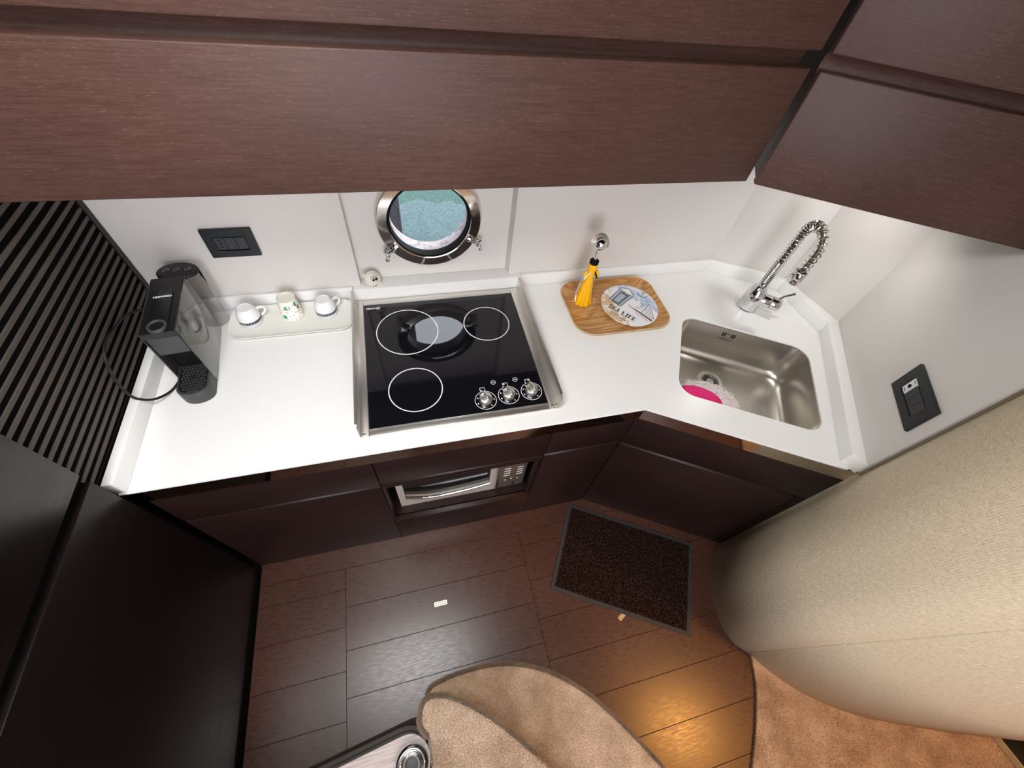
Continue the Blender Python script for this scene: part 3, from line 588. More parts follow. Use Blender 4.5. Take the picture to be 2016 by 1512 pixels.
# ---- microwave
M['mwsteel'] = mat('oven_steel', (0.60, 0.56, 0.50), 0.45, 0.4)
M['panelgrey'] = mat('control_panel_grey', (0.16, 0.135, 0.11), 0.4, 0.4)
M['ovenglass'] = mat('dark_oven_glass', (0.006, 0.006, 0.006), 0.12)
mw = thing('microwave', 'steel microwave oven in the open niche below the hob', 'microwave', (0.115, 0.8, 0.2235))
MB().box(-0.140, 0.3745, 0.640, 1.02, 0.2265, 0.560).build('housing', 'plasticgrey', mw, bev=0.003)
xm = frame((0, 0.627, 0), (1, 0, 0), (0, 0, 1), (0, 1, 0))
gl = [(-0.116, 0.315), (-0.075, 0.296), (-0.026, 0.278), (0.02, 0.2725), (0.067, 0.274), (0.11, 0.279), (0.154, 0.287), (0.20, 0.298), (0.2235, 0.306)]
plate('door_frame', [[(-0.1405, 0.2265), (0.252, 0.2265), (0.252, 0.560), (-0.1405, 0.560)], (gl+[(0.2235, 0.535), (-0.116, 0.535)])[::-1]], -0.006, 0.009, 'mwsteel', mw, xf=xm)
MB().box(-0.118, 0.226, 0.634, 0.642, 0.262, 0.54).build('door_glass', 'ovenglass', mw)
MB().tube([(x, 0.614-0.004*math.sin(PI*(x+0.116)/0.34), z_+0.016+0.010*math.sin(PI*(x+0.116)/0.34)) for x, z_ in gl], 0.0052, 10).build('door_handle', 'chrome', mw)
MB().tube([(0.2535, 0.617, 0.252), (0.2535, 0.611, 0.30), (0.2535, 0.611, 0.47), (0.2535, 0.617, 0.54)], 0.0065, 10).build('door_handle', 'chrome', mw)
MB().box(0.2555, 0.3745, 0.622, 0.641, 0.2265, 0.560).build('control_panel', 'panelgrey', mw, bev=0.001)
for cx in (0.294, 0.347):
    for k in range(4): MB().box(cx-0.013, cx+0.013, 0.6208, 0.6222, 0.345+k*0.0225, 0.351+k*0.0225).build('scale_mark', 'mark', mw)
    MB().lathe([(0.003, 0), (0.002, 0.002), (0, 0.0024)], (cx-0.002, 0.622, 0.302), (0, -1, 0), 12).build('pilot_light', mat('pilot_amber', (0.9, 0.75, 0.35), 0.4), mw)
kn = MB(); kn.lathe([(0.013, 0), (0.013, 0.006), (0.011, 0.009), (0, 0.009)], (0.318, 0.622, 0.318), (0, -1, 0), 24); kno = kn.build('timer_knob', 'panelgrey', mw)
MB().obox((0.320, 0.604, 0.284), (0.009, 0, 0), (0, 0.012, 0), (-0.014, 0, 0.066)).build('knob_grip', 'chrome', kno, bev=0.003)

# ================================================================ UPPER CABINETS
ZB, ZL, ZU, YF = 1.460, 1.6928, 1.7213, 0.8236
uc = thing('wall_cabinet', 'long dark wenge wall cabinet above hob and coffee machine', 'wall cabinet', (0.1, 1.01, ZB))
MB().box(-0.798, 0.843, YF+0.036, 1.2005, ZB+0.004, 2.30).build('carcass', 'woodlow', uc)
MB().box(-0.798, 0.850, YF, YF+0.023, ZB, ZL).build('flap_door', 'wood', uc, bev=0.003, seg=3)
MB().box(-0.798, 0.850, YF, YF+0.023, ZU, 2.30).build('upper_door', 'wood', uc, bev=0.003, seg=3)
# scooped pull behind the lip
prof = [(0.0225, ZL-0.002), (0.0235, ZL-0.010), (0.029, ZL-0.012), (0.034, ZL-0.006), (0.035, ZL+0.006), (0.032, ZL+0.020), (0.022, ZU+0.001)]
def strip(b, prof, f0, f1):
    n = len(prof); s0 = len(b.v); b.v += [tuple(f0(*p)) for p in prof]+[tuple(f1(*p)) for p in prof]
    for i in range(n-1): b.f.append((s0+i, s0+i+1, s0+n+i+1, s0+n+i))
    return b
bm_ = strip(MB(), prof, lambda y, z_: (-0.798, YF+y, z_), lambda y, z_: (0.845, YF+y, z_)); bm_.build('pull_recess', 'wood', uc, ang=60)
def spotlight(x, y, parent):
    MB().ringlathe([(0.030, 0.0), (0.030, -0.004), (0.026, -0.006), (0.022, -0.004), (0.022, 0.0)], (x, y, ZB+0.004), (0, 0, 1), 28).build('spot_bezel', 'chrome', parent)
    MB().lathe([(0.0215, -0.0015), (0.0215, 0.0)], (x, y, ZB+0.0035), n=24).build('spot_lens', 'lampglow', parent)
# angled wall cabinet above the sink
O2 = Vector((0.8628, 0.8102, 0))
def V(u, v, z_=0.0): return O2+EU*u+EV*v+EZ*z_
rc = thing('corner_cabinet', 'angled dark wenge wall cabinet above the sink at the right', 'wall cabinet', V(0.5, 0.15, ZB))
LU = 0.70
MB().hexa([V(0.004, 0.036, ZB+0.004), V(LU, 0.036, ZB+0.004), V(LU, 0.46, ZB+0.004), V(0.02, 0.44, ZB+0.004)], [V(0.004, 0.036, 2.3), V(LU, 0.036, 2.3), V(LU, 0.46, 2.3), V(0.02, 0.44, 2.3)]).build('carcass', 'woodlow30', rc)
MB().obox(V(0, 0, ZB), EU*LU, EV*0.023, EZ*(ZL-ZB)).build('flap_door', 'wood30', rc, bev=0.003, seg=3)
MB().obox(V(0, 0, ZU), EU*LU, EV*0.023, EZ*(2.3-ZU)).build('upper_door', 'wood30', rc, bev=0.003, seg=3)
strip(MB(), prof, lambda v, z_: V(0.001, v, z_), lambda v, z_: V(LU, v, z_)).build('pull_recess', 'wood30', rc, ang=60)
spotlight(*SPOTS[0], rc)

# ================================================================ COFFEE MACHINE
# local frame: x right, y towards the back, origin at the front right bottom corner of the body
cmx = Vector((-0.587, 0.884, 0.8503)); ay = Vector((-0.020, 0.217, 0)).normalized(); ax_ = Vector((ay.y, -ay.x, 0))
cm = thing('coffee_machine', 'black capsule coffee machine with clear water tank against the slatted wall', 'coffee machine', (-0.64, 0.98, 0.8503))
def K(x, y, z_): return cmx+ax_*x+ay*y+EZ*z_
def kprism(poly, z0, z1, nm, mt, bev=0.0, parent=cm): return MB().hexa([K(x, y, z0) for x, y in poly], [K(x, y, z1) for x, y in poly]).build(nm, mt, parent, bev=bev)
BW = 0.084
# body: side walls taper, head overhangs the front
def kside(x0, x1, nm, mt, prof, bev=0.0): return MB().hexa([K(x0, y, z_) for y, z_ in prof], [K(x1, y, z_) for y, z_ in prof]).build(nm, mt, cm, bev=bev)
kside(-BW+0.003, -0.003, 'body', 'plastic', [(0.045, 0.0), (0.216, 0.0), (0.216, 0.224), (0.0, 0.224), (0.0, 0.205), (0.045, 0.150)])
kside(-0.003, 0.0, 'side_panel', 'gloss', [(0.002, 0.0), (0.217, 0.0), (0.217, 0.222), (0.0, 0.228)], bev=0.0006)
kside(-BW, -BW+0.003, 'side_panel', 'gloss', [(0.002, 0.0), (0.217, 0.0), (0.217, 0.222), (0.0, 0.228)], bev=0.0006)
kside(-BW+0.006, -0.006, 'front_panel', 'plasticgrey', [(0.002, 0.140), (0.046, 0.110), (0.047, 0.05), (0.05, 0.05), (0.05, 0.222), (0.002, 0.222)], bev=0.002)
# vents low on the front
for r_ in range(7):
    for q in range(8):
        x = -BW+0.012+q*0.0085; z_ = 0.062+r_*0.0085
        MB().obox(K(x, 0.0445, z_), ax_*0.0062, ay*0.003, EZ*0.0062).build('vent_rib', 'plastic', cm)
# lever with round button on top
kprism([(-BW+0.018, 0.012), (-0.020, 0.012), (-0.020, 0.150), (-BW+0.018, 0.150)], 0.222, 0.2285, 'lever', 'plastic', 0.002)
lv = [o for o in cm.children if o.name.startswith('lever')][0]
MB().ringlathe([(0.0225, 0), (0.0225, 0.006), (0.019, 0.008), (0.016, 0.006), (0.016, 0)], K(-BW/2, 0.018, 0.226), (0, 0, 1), 32).build('lever_ring', 'plasticgrey', lv)
text('maker_mark', 'NESPRESSO', 0.0088, frame(K(-BW/2, 0.131, 0.2288), ax_, ay, EZ), 'mark', lv, bold=0.00025)
MB().lathe([(0.0035, 0), (0.0035, 0.001), (0, 0.0012)], K(-0.028, 0.160, 0.2241), n=12).build('cup_button', 'plasticgrey', cm)
MB().lathe([(0.0035, 0), (0.0035, 0.001), (0, 0.0012)], K(-0.050, 0.160, 0.2241), n=12).build('cup_button', 'plasticgrey', cm)
# drip tray
def arc(x0, x1, yb, yf, n=14):
    c = (x0+x1)/2; r_ = (x1-x0)/2; return [(x1, yb)]+[(c+r_*math.cos(a), yf-(r_*0.72)*math.sin(a)) for a in [PI*i/n for i in range(n+1)]]+[(x0, yb)]
kprism(arc(-BW+0.001, -0.001, 0.044, -0.042), 0.0, 0.046, 'drip_tray', 'plasticgrey', 0.002)
kprism(arc(-BW+0.007, -0.007, 0.040, -0.040), 0.045, 0.048, 'drip_grid', 'plastic', 0.0005)
gr_ = MB()
for r_ in range(10):
    for q in range(9):
        x = -BW+0.012+q*0.0073+(0.0036 if r_ % 2 else 0); y = 0.034-r_*0.0102
        if y < -0.040 and abs(x+BW/2) > 0.026: continue
        if y < -0.055 and abs(x+BW/2) > 0.014: continue
        if x > -0.012: continue
        gr_.obox(K(x, y, 0.0479), ax_*0.0048, -ay*0.0066, EZ*0.0012)
gr_.build('drip_grid_bars', 'plasticgrey', cm)
kprism([(-BW/2-0.006, -0.012), (-BW/2+0.006, -0.012), (-BW/2+0.006, -0.004), (-BW/2-0.006, -0.004)], 0.0485, 0.0500, 'float_indicator', 'hole')
# water tank behind
tc_ = K(-BW/2+0.012, 0.262, 0.0)
def oval(sx, sy, n=40): return [(tc_.x+sx*math.cos(2*PI*i/n)*1.0, tc_.y+sy*math.sin(2*PI*i/n)) for i in range(n)]
MB().hexa([(x, y, 0.852) for x, y in oval(0.052, 0.036)], [(x, y, 1.052) for x, y in oval(0.054, 0.038)]).build('water_tank', 'clear', cm, bev=0.002)
to = MB().hexa([(x, y, 1.0525) for x, y in oval(0.055, 0.039)], [(x, y, 1.060) for x, y in oval(0.053, 0.037)]).build('tank_lid', 'plastic', cm, bev=0.002)
for i in (-1, 0, 1):
    b = MB(); c0 = tc_+Vector((i*0.028, 0.002, 0)); c0.z = 1.0605
    b.tube([c0+Vector((0.008*math.cos(a)*(1-.3*(q % 2)), 0.009*math.sin(a), 0.0002)) for q, a in enumerate([k_*0.8 for k_ in range(-2, 6)])], 0.0011, 6); b.tube([c0+Vector((-0.004, 0.002, 0)), c0+Vector((0.003, -0.004, 0))], 0.0016, 6); b.build('lid_emblem', 'chrome', to)
# power cable
pc = [(-0.676, 1.06, 0.985), (-0.735, 1.075, 0.985), (-0.765, 1.03, 1.010), (-0.7605, 0.955, 1.036), (-0.7605, 0.90, 1.046), (-0.7605, 0.855, 1.028), (-0.7595, 0.825, 0.985), (-0.755, 0.810, 0.935), (-0.745, 0.808, 0.908), (-0.722, 0.822, 0.880), (-0.700, 0.868, 0.8558), (-0.684, 0.93, 0.8548), (-0.678, 0.99, 0.8548)]
MB().tube(spl(pc, 8), 0.0035, 8).build('power_cable', 'plastic', cm)

# ================================================================ ON THE WORKTOP
def dish(x0, x1, y0, y1, r_, zb, zr, mt, mtedge, parent, nm, rim=0.012, bulge=0.0):
    b = MB(); prof = [(0.016, 0.0), (0.0, zr-zb-0.003), (0.0, zr-zb), (0.0022, zr-zb), (rim, 0.0045), (rim+0.012, 0.0030), (rim+0.020, 0.0028)]; n = 10; K_ = 4*(n+1); st = []
    cx, cy = (x0+x1)/2, (y0+y1)/2
    for ins, h in prof:
        st.append(len(b.v))
        for x, y in rrect(x0+ins, x1-ins, y0+ins, y1-ins, max(r_-ins*0.5, 0.01), n):
            fx = 1+bulge*(1-((y-cy)/((y1-y0)/2))**2); fy = 1+bulge*(1-((x-cx)/((x1-x0)/2))**2); b.v.append((cx+(x-cx)*fx, cy+(y-cy)*fy, zb+h))
    for a in range(len(st)-1):
        for i in range(K_): j = (i+1) % K_; b.f.append((st[a]+i, st[a]+j, st[a+1]+j, st[a+1]+i))
    b.f.append(tuple(st[0]+i for i in range(K_-1, -1, -1))); b.f.append(tuple(st[-1]+i for i in range(K_)))
    o = b.build(nm, mt, parent, ang=50)
    if mtedge:
        o.data.materials.append(M[mtedge])
        for p in o.data.polygons:
            zs = [o.data.vertices[v].co.z-zb for v in p.vertices]
            if p.index < 3*K_: p.material_index = 1
    return o
tr = thing('serving_tray', 'off-white rectangular tray with rounded corners holding three upside-down cups', 'tray', (-0.39, 1.11, 0.85))
dish(-0.582, -0.194, 1.036, 1.184, 0.042, 0.8503, 0.8635, 'tray', None, tr, 'tray_base', 0.010)
def espresso(x, y, z0, rot, label, grp):
    t = thing('espresso_cup', label, 'cup', (x, y, z0), grp)
    MB().lathe([(0.0340, 0.0), (0.0352, 0.001), (0.0350, 0.022), (0.0332, 0.040), (0.0285, 0.052), (0.0230, 0.0580), (0.0220, 0.0615), (0.0192, 0.0615), (0.0185, 0.0592), (0, 0.0590)], (x, y, z0), n=40).build('bowl', 'ceramic', t, ang=60)
    MB().ringlathe([(0.0355, 0.0135), (0.03525, 0.0235), (0.0346, 0.0235), (0.0348, 0.0135)], (x, y, z0), (0, 0, 1), 40).build('band', 'band', t)
    c, s_ = math.cos(rot), math.sin(rot)
    MB().tube([(x+c*(0.031+dx), y+s_*(0.031+dx), z0+h) for dx, h in spl([(0, 0.041), (0.012, 0.0435), (0.022, 0.036), (0.021, 0.023), (0.011, 0.013), (0.002, 0.0115)], 5)], 0.0042, 8).build('handle', 'ceramic', t)
    for q in range(5): 
        a = -PI/2+(-0.5+q*0.25); MB().obox((x+0.0353*math.cos(a)-0.002, y+0.0353*math.sin(a), z0+0.0165), (0.0042, 0, 0), (0, 0.0006, 0), (0, 0, 0.002+0.001*(q % 2))).build('band_pattern', 'mark', t)
    return t
espresso(-0.519, 1.122, 0.8545, 0.45, 'white espresso cup with dark band, upside down at left end of tray', 'espresso cups on the tray')
espresso(-0.281, 1.132, 0.8545, 0.55, 'white espresso cup with dark band, upside down beside the hob', 'espresso cups on the tray')
pcup = thing('paper_cup', 'cream paper cup with green and brown drawings, upside down mid tray', 'cup', (-0.392, 1.138, 0.8545))
MB().lathe([(0.0365, 0.0), (0.0372, 0.0015), (0.036, 0.003), (0.0280, 0.074), (0.0280, 0.0765), (0.0262, 0.0765), (0.0262, 0.070), (0, 0.070)], (-0.392, 1.138, 0.8545), n=40).build('cup_wall', 'paper', pcup, ang=45)
rnd = random.Random(11)
def onpcup(a, h, w, hh, mt, r_=0.0):
    out = []; R_ = lambda z_: 0.0365+(0.028-0.0365)*z_/0.074+0.0003
    for q in range(10):
        t = 2*PI*q/10; da = w*math.cos(t)/0.032; zz_ = h+hh*math.sin(t)
        out.append((-0.392+R_(zz_)*math.cos(a+da), 1.138+R_(zz_)*math.sin(a+da), 0.8545+zz_))
    MB().quad(out).build('print', mt, pcup, smooth=False)
onpcup(-PI/2-0.02, 0.054, 0.0105, 0.0085, 'green'); onpcup(-PI/2-0.50, 0.018, 0.007, 0.008, 'green'); onpcup(-PI/2+0.95, 0.060, 0.005, 0.009, 'green'); onpcup(-PI/2+1.15, 0.044, 0.005, 0.009, 'tanprint')
for q in range(46):
    a = -PI/2+rnd.uniform(-1.5, 1.5); h = rnd.uniform(0.006, 0.066); onpcup(a, h, rnd.uniform(0.0006, 0.0022), rnd.uniform(0.0006, 0.0022), rnd.choice(['ink', 'tanprint', 'ink']))

# ---- wooden tray with plate and corkscrew
wtz = 0.8503
wtr = thing('wooden_tray', 'oak wood tray with rounded corners beside the sink', 'tray', (0.772, 1.030, wtz))
dish(0.582, 0.967, 0.886, 1.172, 0.066, wtz, 0.8660, 'board', 'boardedge', wtr, 'tray_base', 0.014, 0.04)
for o in wtr.children:
    o.data.transform(Matrix.Translation((-0.772, -1.03, 0))); o.matrix_parent_inverse = Matrix(); o.matrix_world = Matrix.Translation((0.772, 1.03, 0))
PLX, PLY, PLR, PLZ = 0.834, 1.017, 0.114, 0.8575
pl = thing('round_plate', 'round white plate printed with beach hut, sailing boat and SEA LIFE', 'plate', (PLX, PLY, PLZ))
b = MB(); b.lathe([(PLR-0.012, -0.0042), (PLR-0.002, 0.0005), (PLR, 0.0035), (PLR-0.0015, 0.0050), (0, 0.0050)], (0, 0, 0), n=72)
o = b.build('plate_disc', 'plateart', None, ang=35); o.parent = pl
u0 = math.atan2(-0.814, 0.616); tx, ty = (math.cos(u0), math.sin(u0)), (-math.sin(u0), math.cos(u0))
def Q(a, c): return ((a*tx[0]+c*ty[0])*PLR, (a*tx[1]+c*ty[1])*PLR)   # a along the writing, c upright, unit = radius
def art(nm, pts, mt, z_=0.0051):
    b = MB(); b.hexa([(*Q(*p), z_-0.0001) for p in pts], [(*Q(*p), z_+0.00015) for p in pts]); o = b.build(nm, mt, None, smooth=False); o.parent = pl; return o
def line(nm, pts, w, mt, z_=0.0053):
    b = MB()
    for p, q in zip(pts[:-1], pts[1:]):
        d = Vector((q[0]-p[0], q[1]-p[1])); n = Vector((-d.y, d.x)).normalized()*w/2
        c = [(p[0]+n.x, p[1]+n.y), (q[0]+n.x, q[1]+n.y), (q[0]-n.x, q[1]-n.y), (p[0]-n.x, p[1]-n.y)]
        b.hexa([(*Q(*k_), z_-0.0001) for k_ in c], [(*Q(*k_), z_+0.00015) for k_ in c])
    o = b.build(nm, mt, None, smooth=False); o.parent = pl; return o
M['hutgreen'] = mat('print_greygreen', (0.10, 0.13, 0.125), 0.5); M['hutblue'] = mat('print_blue', (0.12, 0.17, 0.33), 0.5); M['hutbrown'] = mat('print_brown', (0.20, 0.105, 0.06), 0.5)
def inv(x, y):  # plate-unit xy -> writing frame
    return (x*tx[0]+y*tx[1], x*ty[0]+y*ty[1])
TL, BL, BR, TR_, AP = inv(0.031, 0.86), inv(-0.607, 0.377), inv(-0.366, -0.034), inv(0.328, 0.398), inv(0.328, 0.76)
def bi(s, t):
    a = (BL[0]+(BR[0]-BL[0])*s, BL[1]+(BR[1]-BL[1])*s); b = (TL[0]+(TR_[0]-TL[0])*s, TL[1]+(TR_[1]-TL[1])*s); return (a[0]+(b[0]-a[0])*t, a[1]+(b[1]-a[1])*t)
art('hut_print', [bi(0, 0), bi(1, 0), bi(1, 1), AP, bi(0, 1)], 'mark', 0.0051)
line('hut_print', [bi(0, 0), bi(1, 0), bi(1, 1), AP, bi(0, 1), bi(0, 0)], 0.03, 'hutgreen', 0.0054)
art('hut_print', [bi(0.16, 0.02), bi(0.84, 0.02), bi(0.84, 0.95), bi(0.16, 0.95)], 'hutgreen', 0.0053)
art('hut_print', [bi(0.26, 0.10), bi(0.70, 0.10), bi(0.70, 0.72), bi(0.26, 0.72)], 'mark', 0.0055)
for k_ in range(5): line('hut_print', [bi(0.29+k_*0.095, 0.10), bi(0.29+k_*0.095, 0.72)], 0.026, 'hutblue', 0.0057)
for sgn in (0.08, 0.92): line('hut_print', [bi(sgn, 0.03), bi(sgn, 0.97)], 0.026, 'hutblue', 0.0056)
for k_ in range(4): c = bi(0.28+k_*0.14, 0.90+0.02*(k_ % 2)); art('hut_print', [(c[0]+0.035*math.cos(t*PI/4)*(0.7+.3*(t % 2)), c[1]+0.045*math.sin(t*PI/4)) for t in range(8)], 'mark', 0.0058)
# anchor
A0, A1 = inv(0.80, 0.56), inv(0.60, 0.33)
an = Vector(A1)-Vector(A0); an.normalize(); pn = Vector((-an.y, an.x)); a0 = Vector(A0)
line('anchor_print', [a0, a0+an*0.30], 0.022, 'hutgreen'); line('anchor_print', [a0+an*0.07-pn*0.07, a0+an*0.07+pn*0.07], 0.022, 'hutgreen')
line('anchor_print', [a0+an*(0.16+0.15*math.sin(t))+pn*0.17*math.cos(t) for t in [PI*i/10 for i in range(11)]], 0.026, 'hutgreen')
# boat
S = lambda x, y: inv(x, y)
art('boat_print', [S(0.0, -0.13), S(0.06, -0.24), S(0.44, -0.88), S(0.50, -0.80), S(0.14, -0.24)], 'hutbrown')
line('boat_print', [S(-0.03, 0.02), S(0.04, -0.16)], 0.02, 'hutbrown')
line('boat_print', [S(0.745, -0.06), S(0.26, -0.42)], 0.02, 'hutgreen')
art('boat_print', [S(0.70, -0.11), S(0.08, -0.17), S(0.24, -0.38)], 'mark', 0.0052); art('boat_print', [S(0.70, -0.13), S(0.30, -0.45), S(0.56, -0.80)], 'mark', 0.0052)
for t in (0.2, 0.4, 0.6, 0.8):
    line('boat_print', [S(0.70+(0.08-0.70)*t, -0.11+(-0.17+0.11)*t), S(0.70+(0.24-0.70)*t, -0.11+(-0.38+0.11)*t)], 0.016, 'hutblue', 0.0055)
for t in (0.12, 0.28, 0.44, 0.60, 0.76, 0.92):
    line('boat_print', [S(0.30+0.26*t, -0.45-0.35*t), S(0.70-0.14*t*0.9, -0.13-0.67*t*0.9)], 0.018, 'hutblue', 0.0055)
line('boat_print', [S(0.70, -0.11), S(0.08, -0.17)], 0.014, 'hutgreen'); line('boat_print', [S(0.72, -0.12), S(0.57, -0.80)], 0.014, 'hutgreen')
for p0_, dx in (((0.05, -0.36), 0.22), ((0.16, -0.52), 0.20), ((0.26, -0.70), 0.16)): line('wave_print', [S(p0_[0], p0_[1]), S(p0_[0]+dx*0.35, p0_[1]-dx*0.9)], 0.018, 'hutblue')
for x, y in ((0.34, 0.18), (0.48, -0.02), (0.70, 0.10), (0.80, -0.30)): c = S(x, y); line('bird_print', [(c[0]-0.06, c[1]+0.02), (c[0], c[1]-0.015), (c[0]+0.06, c[1]+0.025)], 0.014, 'hutgreen')
for x, y in ((-0.74, -0.30), (-0.545, -0.60)):
    c = S(x, y); line('fish_print', [(c[0]+0.10*math.cos(t)+(0.05 if False else 0), c[1]+0.045*math.sin(t)) for t in [2*PI*i/14 for i in range(15)]], 0.012, 'hutgreen'); line('fish_print', [(c[0]+0.16, c[1]+0.045), (c[0]+0.09, c[1]), (c[0]+0.16, c[1]-0.045)], 0.012, 'hutgreen'); line('fish_print', [(c[0]-0.05, c[1]+0.035), (c[0]-0.04, c[1]-0.035)], 0.010, 'hutgreen')
# SEA LIFE in stencil serif letters
LET = {'S': [('l', [(0.9, 0.78), (0.75, 0.98), (0.4, 1.0), (0.15, 0.85), (0.2, 0.65), (0.8, 0.38), (0.85, 0.15), (0.6, 0.0), (0.25, 0.02), (0.08, 0.22)], 0.18)],
       'E': [('l', [(0.3, 0), (0.3, 1)], 0.30), ('l', [(0.08, 0.97), (0.9, 0.97), (0.9, 0.75)], 0.08), ('l', [(0.08, 0.03), (0.9, 0.03), (0.92, 0.28)], 0.08), ('l', [(0.52, 0.5), (0.78, 0.5)], 0.08), ('l', [(0.78, 0.38), (0.78, 0.62)], 0.07)],
       'A': [('l', [(0.48, 1.0), (0.85, 0.03)], 0.28), ('l', [(0.44, 0.95), (0.12, 0.03)], 0.08), ('l', [(0.28, 0.32), (0.55, 0.32)], 0.07), ('l', [(-0.02, 0.03), (0.26, 0.03)], 0.07), ('l', [(0.62, 0.03), (1.05, 0.03)], 0.07)],
       'L': [('l', [(0.3, 0), (0.3, 1)], 0.30), ('l', [(0.05, 0.97), (0.56, 0.97)], 0.07), ('l', [(0.05, 0.03), (0.88, 0.03), (0.9, 0.32)], 0.08)],
       'I': [('l', [(0.5, 0), (0.5, 1)], 0.30), ('l', [(0.22, 0.97), (0.78, 0.97)], 0.07), ('l', [(0.22, 0.03), (0.78, 0.03)], 0.07)],
       'F': [('l', [(0.3, 0), (0.3, 1)], 0.30), ('l', [(0.08, 0.97), (0.9, 0.97), (0.9, 0.72)], 0.08), ('l', [(0.52, 0.5), (0.78, 0.5)], 0.08), ('l', [(0.05, 0.03), (0.6, 0.03)], 0.07)]}
q0 = Vector(inv(-0.80, 0.02)); q1 = Vector(inv(-0.155, -0.80)); tdir = (q1-q0).normalized(); tup = Vector((-tdir.y, tdir.x)); tot = (q1-q0).length; pos = 0; wds = 'SEA LIFE'; adv = tot/7.55
for ch in wds:
    if ch == ' ': pos += adv*0.6; continue
    for _, pts, w in LET[ch]:
        line('letter', [q0+tdir*(pos+px*adv*0.86)+tup*(py*0.185) for px, py in pts], w*adv*1.12, 'ink', 0.0056)
    pos += adv*(0.8 if ch == 'I' else 1.0)
# ---- corkscrew
KX, KY, KZ = 0.654, 1.072, 0.8535
ck = thing('corkscrew', 'chrome corkscrew with yellow flared skirt-shaped handle standing on the wooden tray', 'corkscrew', (KX, KY, KZ))
MB().lathe([(0.034, 0.0), (0.0345, 0.004), (0.031, 0.018), (0.026, 0.050), (0.0195, 0.095), (0.0150, 0.125), (0.0155, 0.150), (0.0170, 0.172), (0.0165, 0.180), (0, 0.180)], (KX, KY, KZ), n=64, lobes=lambda t, h: 0.085*math.cos(9*t)*max(0.15, 1-h/0.13)).build('skirt', 'yellow', ck, ang=70)
for sx in (-1, 1):
    ar = [(KX+sx*r_, KY-0.006-0.010*(i == 0), KZ+h) for i, (r_, h) in enumerate([(0.036, 0.022), (0.0335, 0.050), (0.0300, 0.085), (0.0275, 0.115), (0.0250, 0.135), (0.0185, 0.150)])]
    ar = spl(ar, 4) if sx < 0 else spl(ar, 4)[13:]
    arm = MB().tube(ar, [0.0062]*(len(ar)-1)+[0.005], 10).build('arm', 'yellow', ck)
    if sx < 0: MB().tube([Vector(p)+Vector((-0.0045, -0.004, 0)) for p in ar[:17]], 0.0048, 10).build('lever_rack', 'chrome', arm)
    MB().tube([Vector((KX+sx*0.0255, KY-0.010, KZ+0.120+i*0.004)) +Vector((-sx*0.0022*i, 0, 0)) for i in range(9)], [0.0028 if i % 2 else 0.0044 for i in range(9)], 8).build('gear_teeth', 'plastic' if sx > 0 else 'steel', arm)
MB().lathe([(0.0150, 0.180), (0.0165, 0.183), (0.0150, 0.188), (0.0165, 0.191), (0.012, 0.196), (0, 0.196)], (KX, KY, KZ), n=24).build('neck_ring', 'rubber', ck)
MB().tube([(KX, KY, KZ+0.194+i*0.0052) for i in range(10)], [0.0065 if i % 2 else 0.0050 for i in range(10)], 14).build('screw_shaft', 'chrome', ck)
hc_ = Vector((KX+0.002, KY, KZ+0.259)); fd = Vector((0.05, -0.9, 0.45)).normalized()
MB().lathe([(0, -0.0215), (0.0107, -0.0187), (0.0187, -0.0107), (0.0215, 0), (0.0187, 0.0107), (0.0107, 0.0187), (0, 0.0215)], hc_, fd, 32).build('head', 'chrome', ck)
hr = MB(); side_ = fd.cross(Vector((0.35, 0, 1))).normalized(); up_ = side_.cross(fd).normalized(); pts = [hc_+(side_*math.cos(t)+up_*math.sin(t))*0.0360 for t in [-0.12+(PI+0.24)*i/24 for i in range(25)]]
n0 = len(hr.v); back = -fd*0.006
hr.hexa([p+back for p in pts], [p-fd*0.003 for p in pts]); hr.build('crest', 'steel', ck, bev=0.001)

# ---- plug adapter on the ledge behind the hob
ap = Vector((-0.113, 1.196, 0.9325)); an_ = Vector((0.35, -0.85, 0.52)).normalized()
pg = thing('plug_adapter', 'small round ivory plug adapter with black pins leaning behind the hob', 'adapter', (-0.113, 1.196, 0.9056))
MB().lathe([(0.0265, -0.012), (0.0285, -0.009), (0.0285, 0.000), (0.0265, 0.003), (0, 0.003)], ap, an_, 36).build('disc', 'plug', pg)
MB().lathe([(0.022, 0.003), (0.022, 0.007), (0.020, 0.009), (0, 0.009)], ap, an_, 36).build('raised_disc', 'plug', pg)
su = an_.cross(EZ).normalized(); sv = su.cross(an_).normalized()
MB().obox(ap+an_*0.009-su*0.010-sv*0.006, su*0.020, sv*0.012, an_*0.017).build('pin_block', 'plug', pg, bev=0.002)
for q in (-1, 1): MB().tube([ap+an_*0.026+su*0.005*q, ap+an_*0.031+su*0.0052*q+sv*0.002, ap+an_*0.040+su*0.006*q+sv*0.006], [0.0042, 0.0036, 0.0010], 8).build('pin', 'rubber', pg)
for q in (-1, 0, 1): MB().obox(ap-su*0.0005+su*q*0.0052-sv*0.0262+an_*0.0022, su*0.0022, sv*0.004, an_*0.0012).build('vent_slot', 'hole', pg)
for a in (40, 230): a = math.radians(a); MB().lathe([(0.006, -0.008), (0.007, -0.004), (0.006, 0.0)], ap+(su*math.cos(a)+sv*math.sin(a))*0.029, an_, 14).build('lug', 'plug', pg)

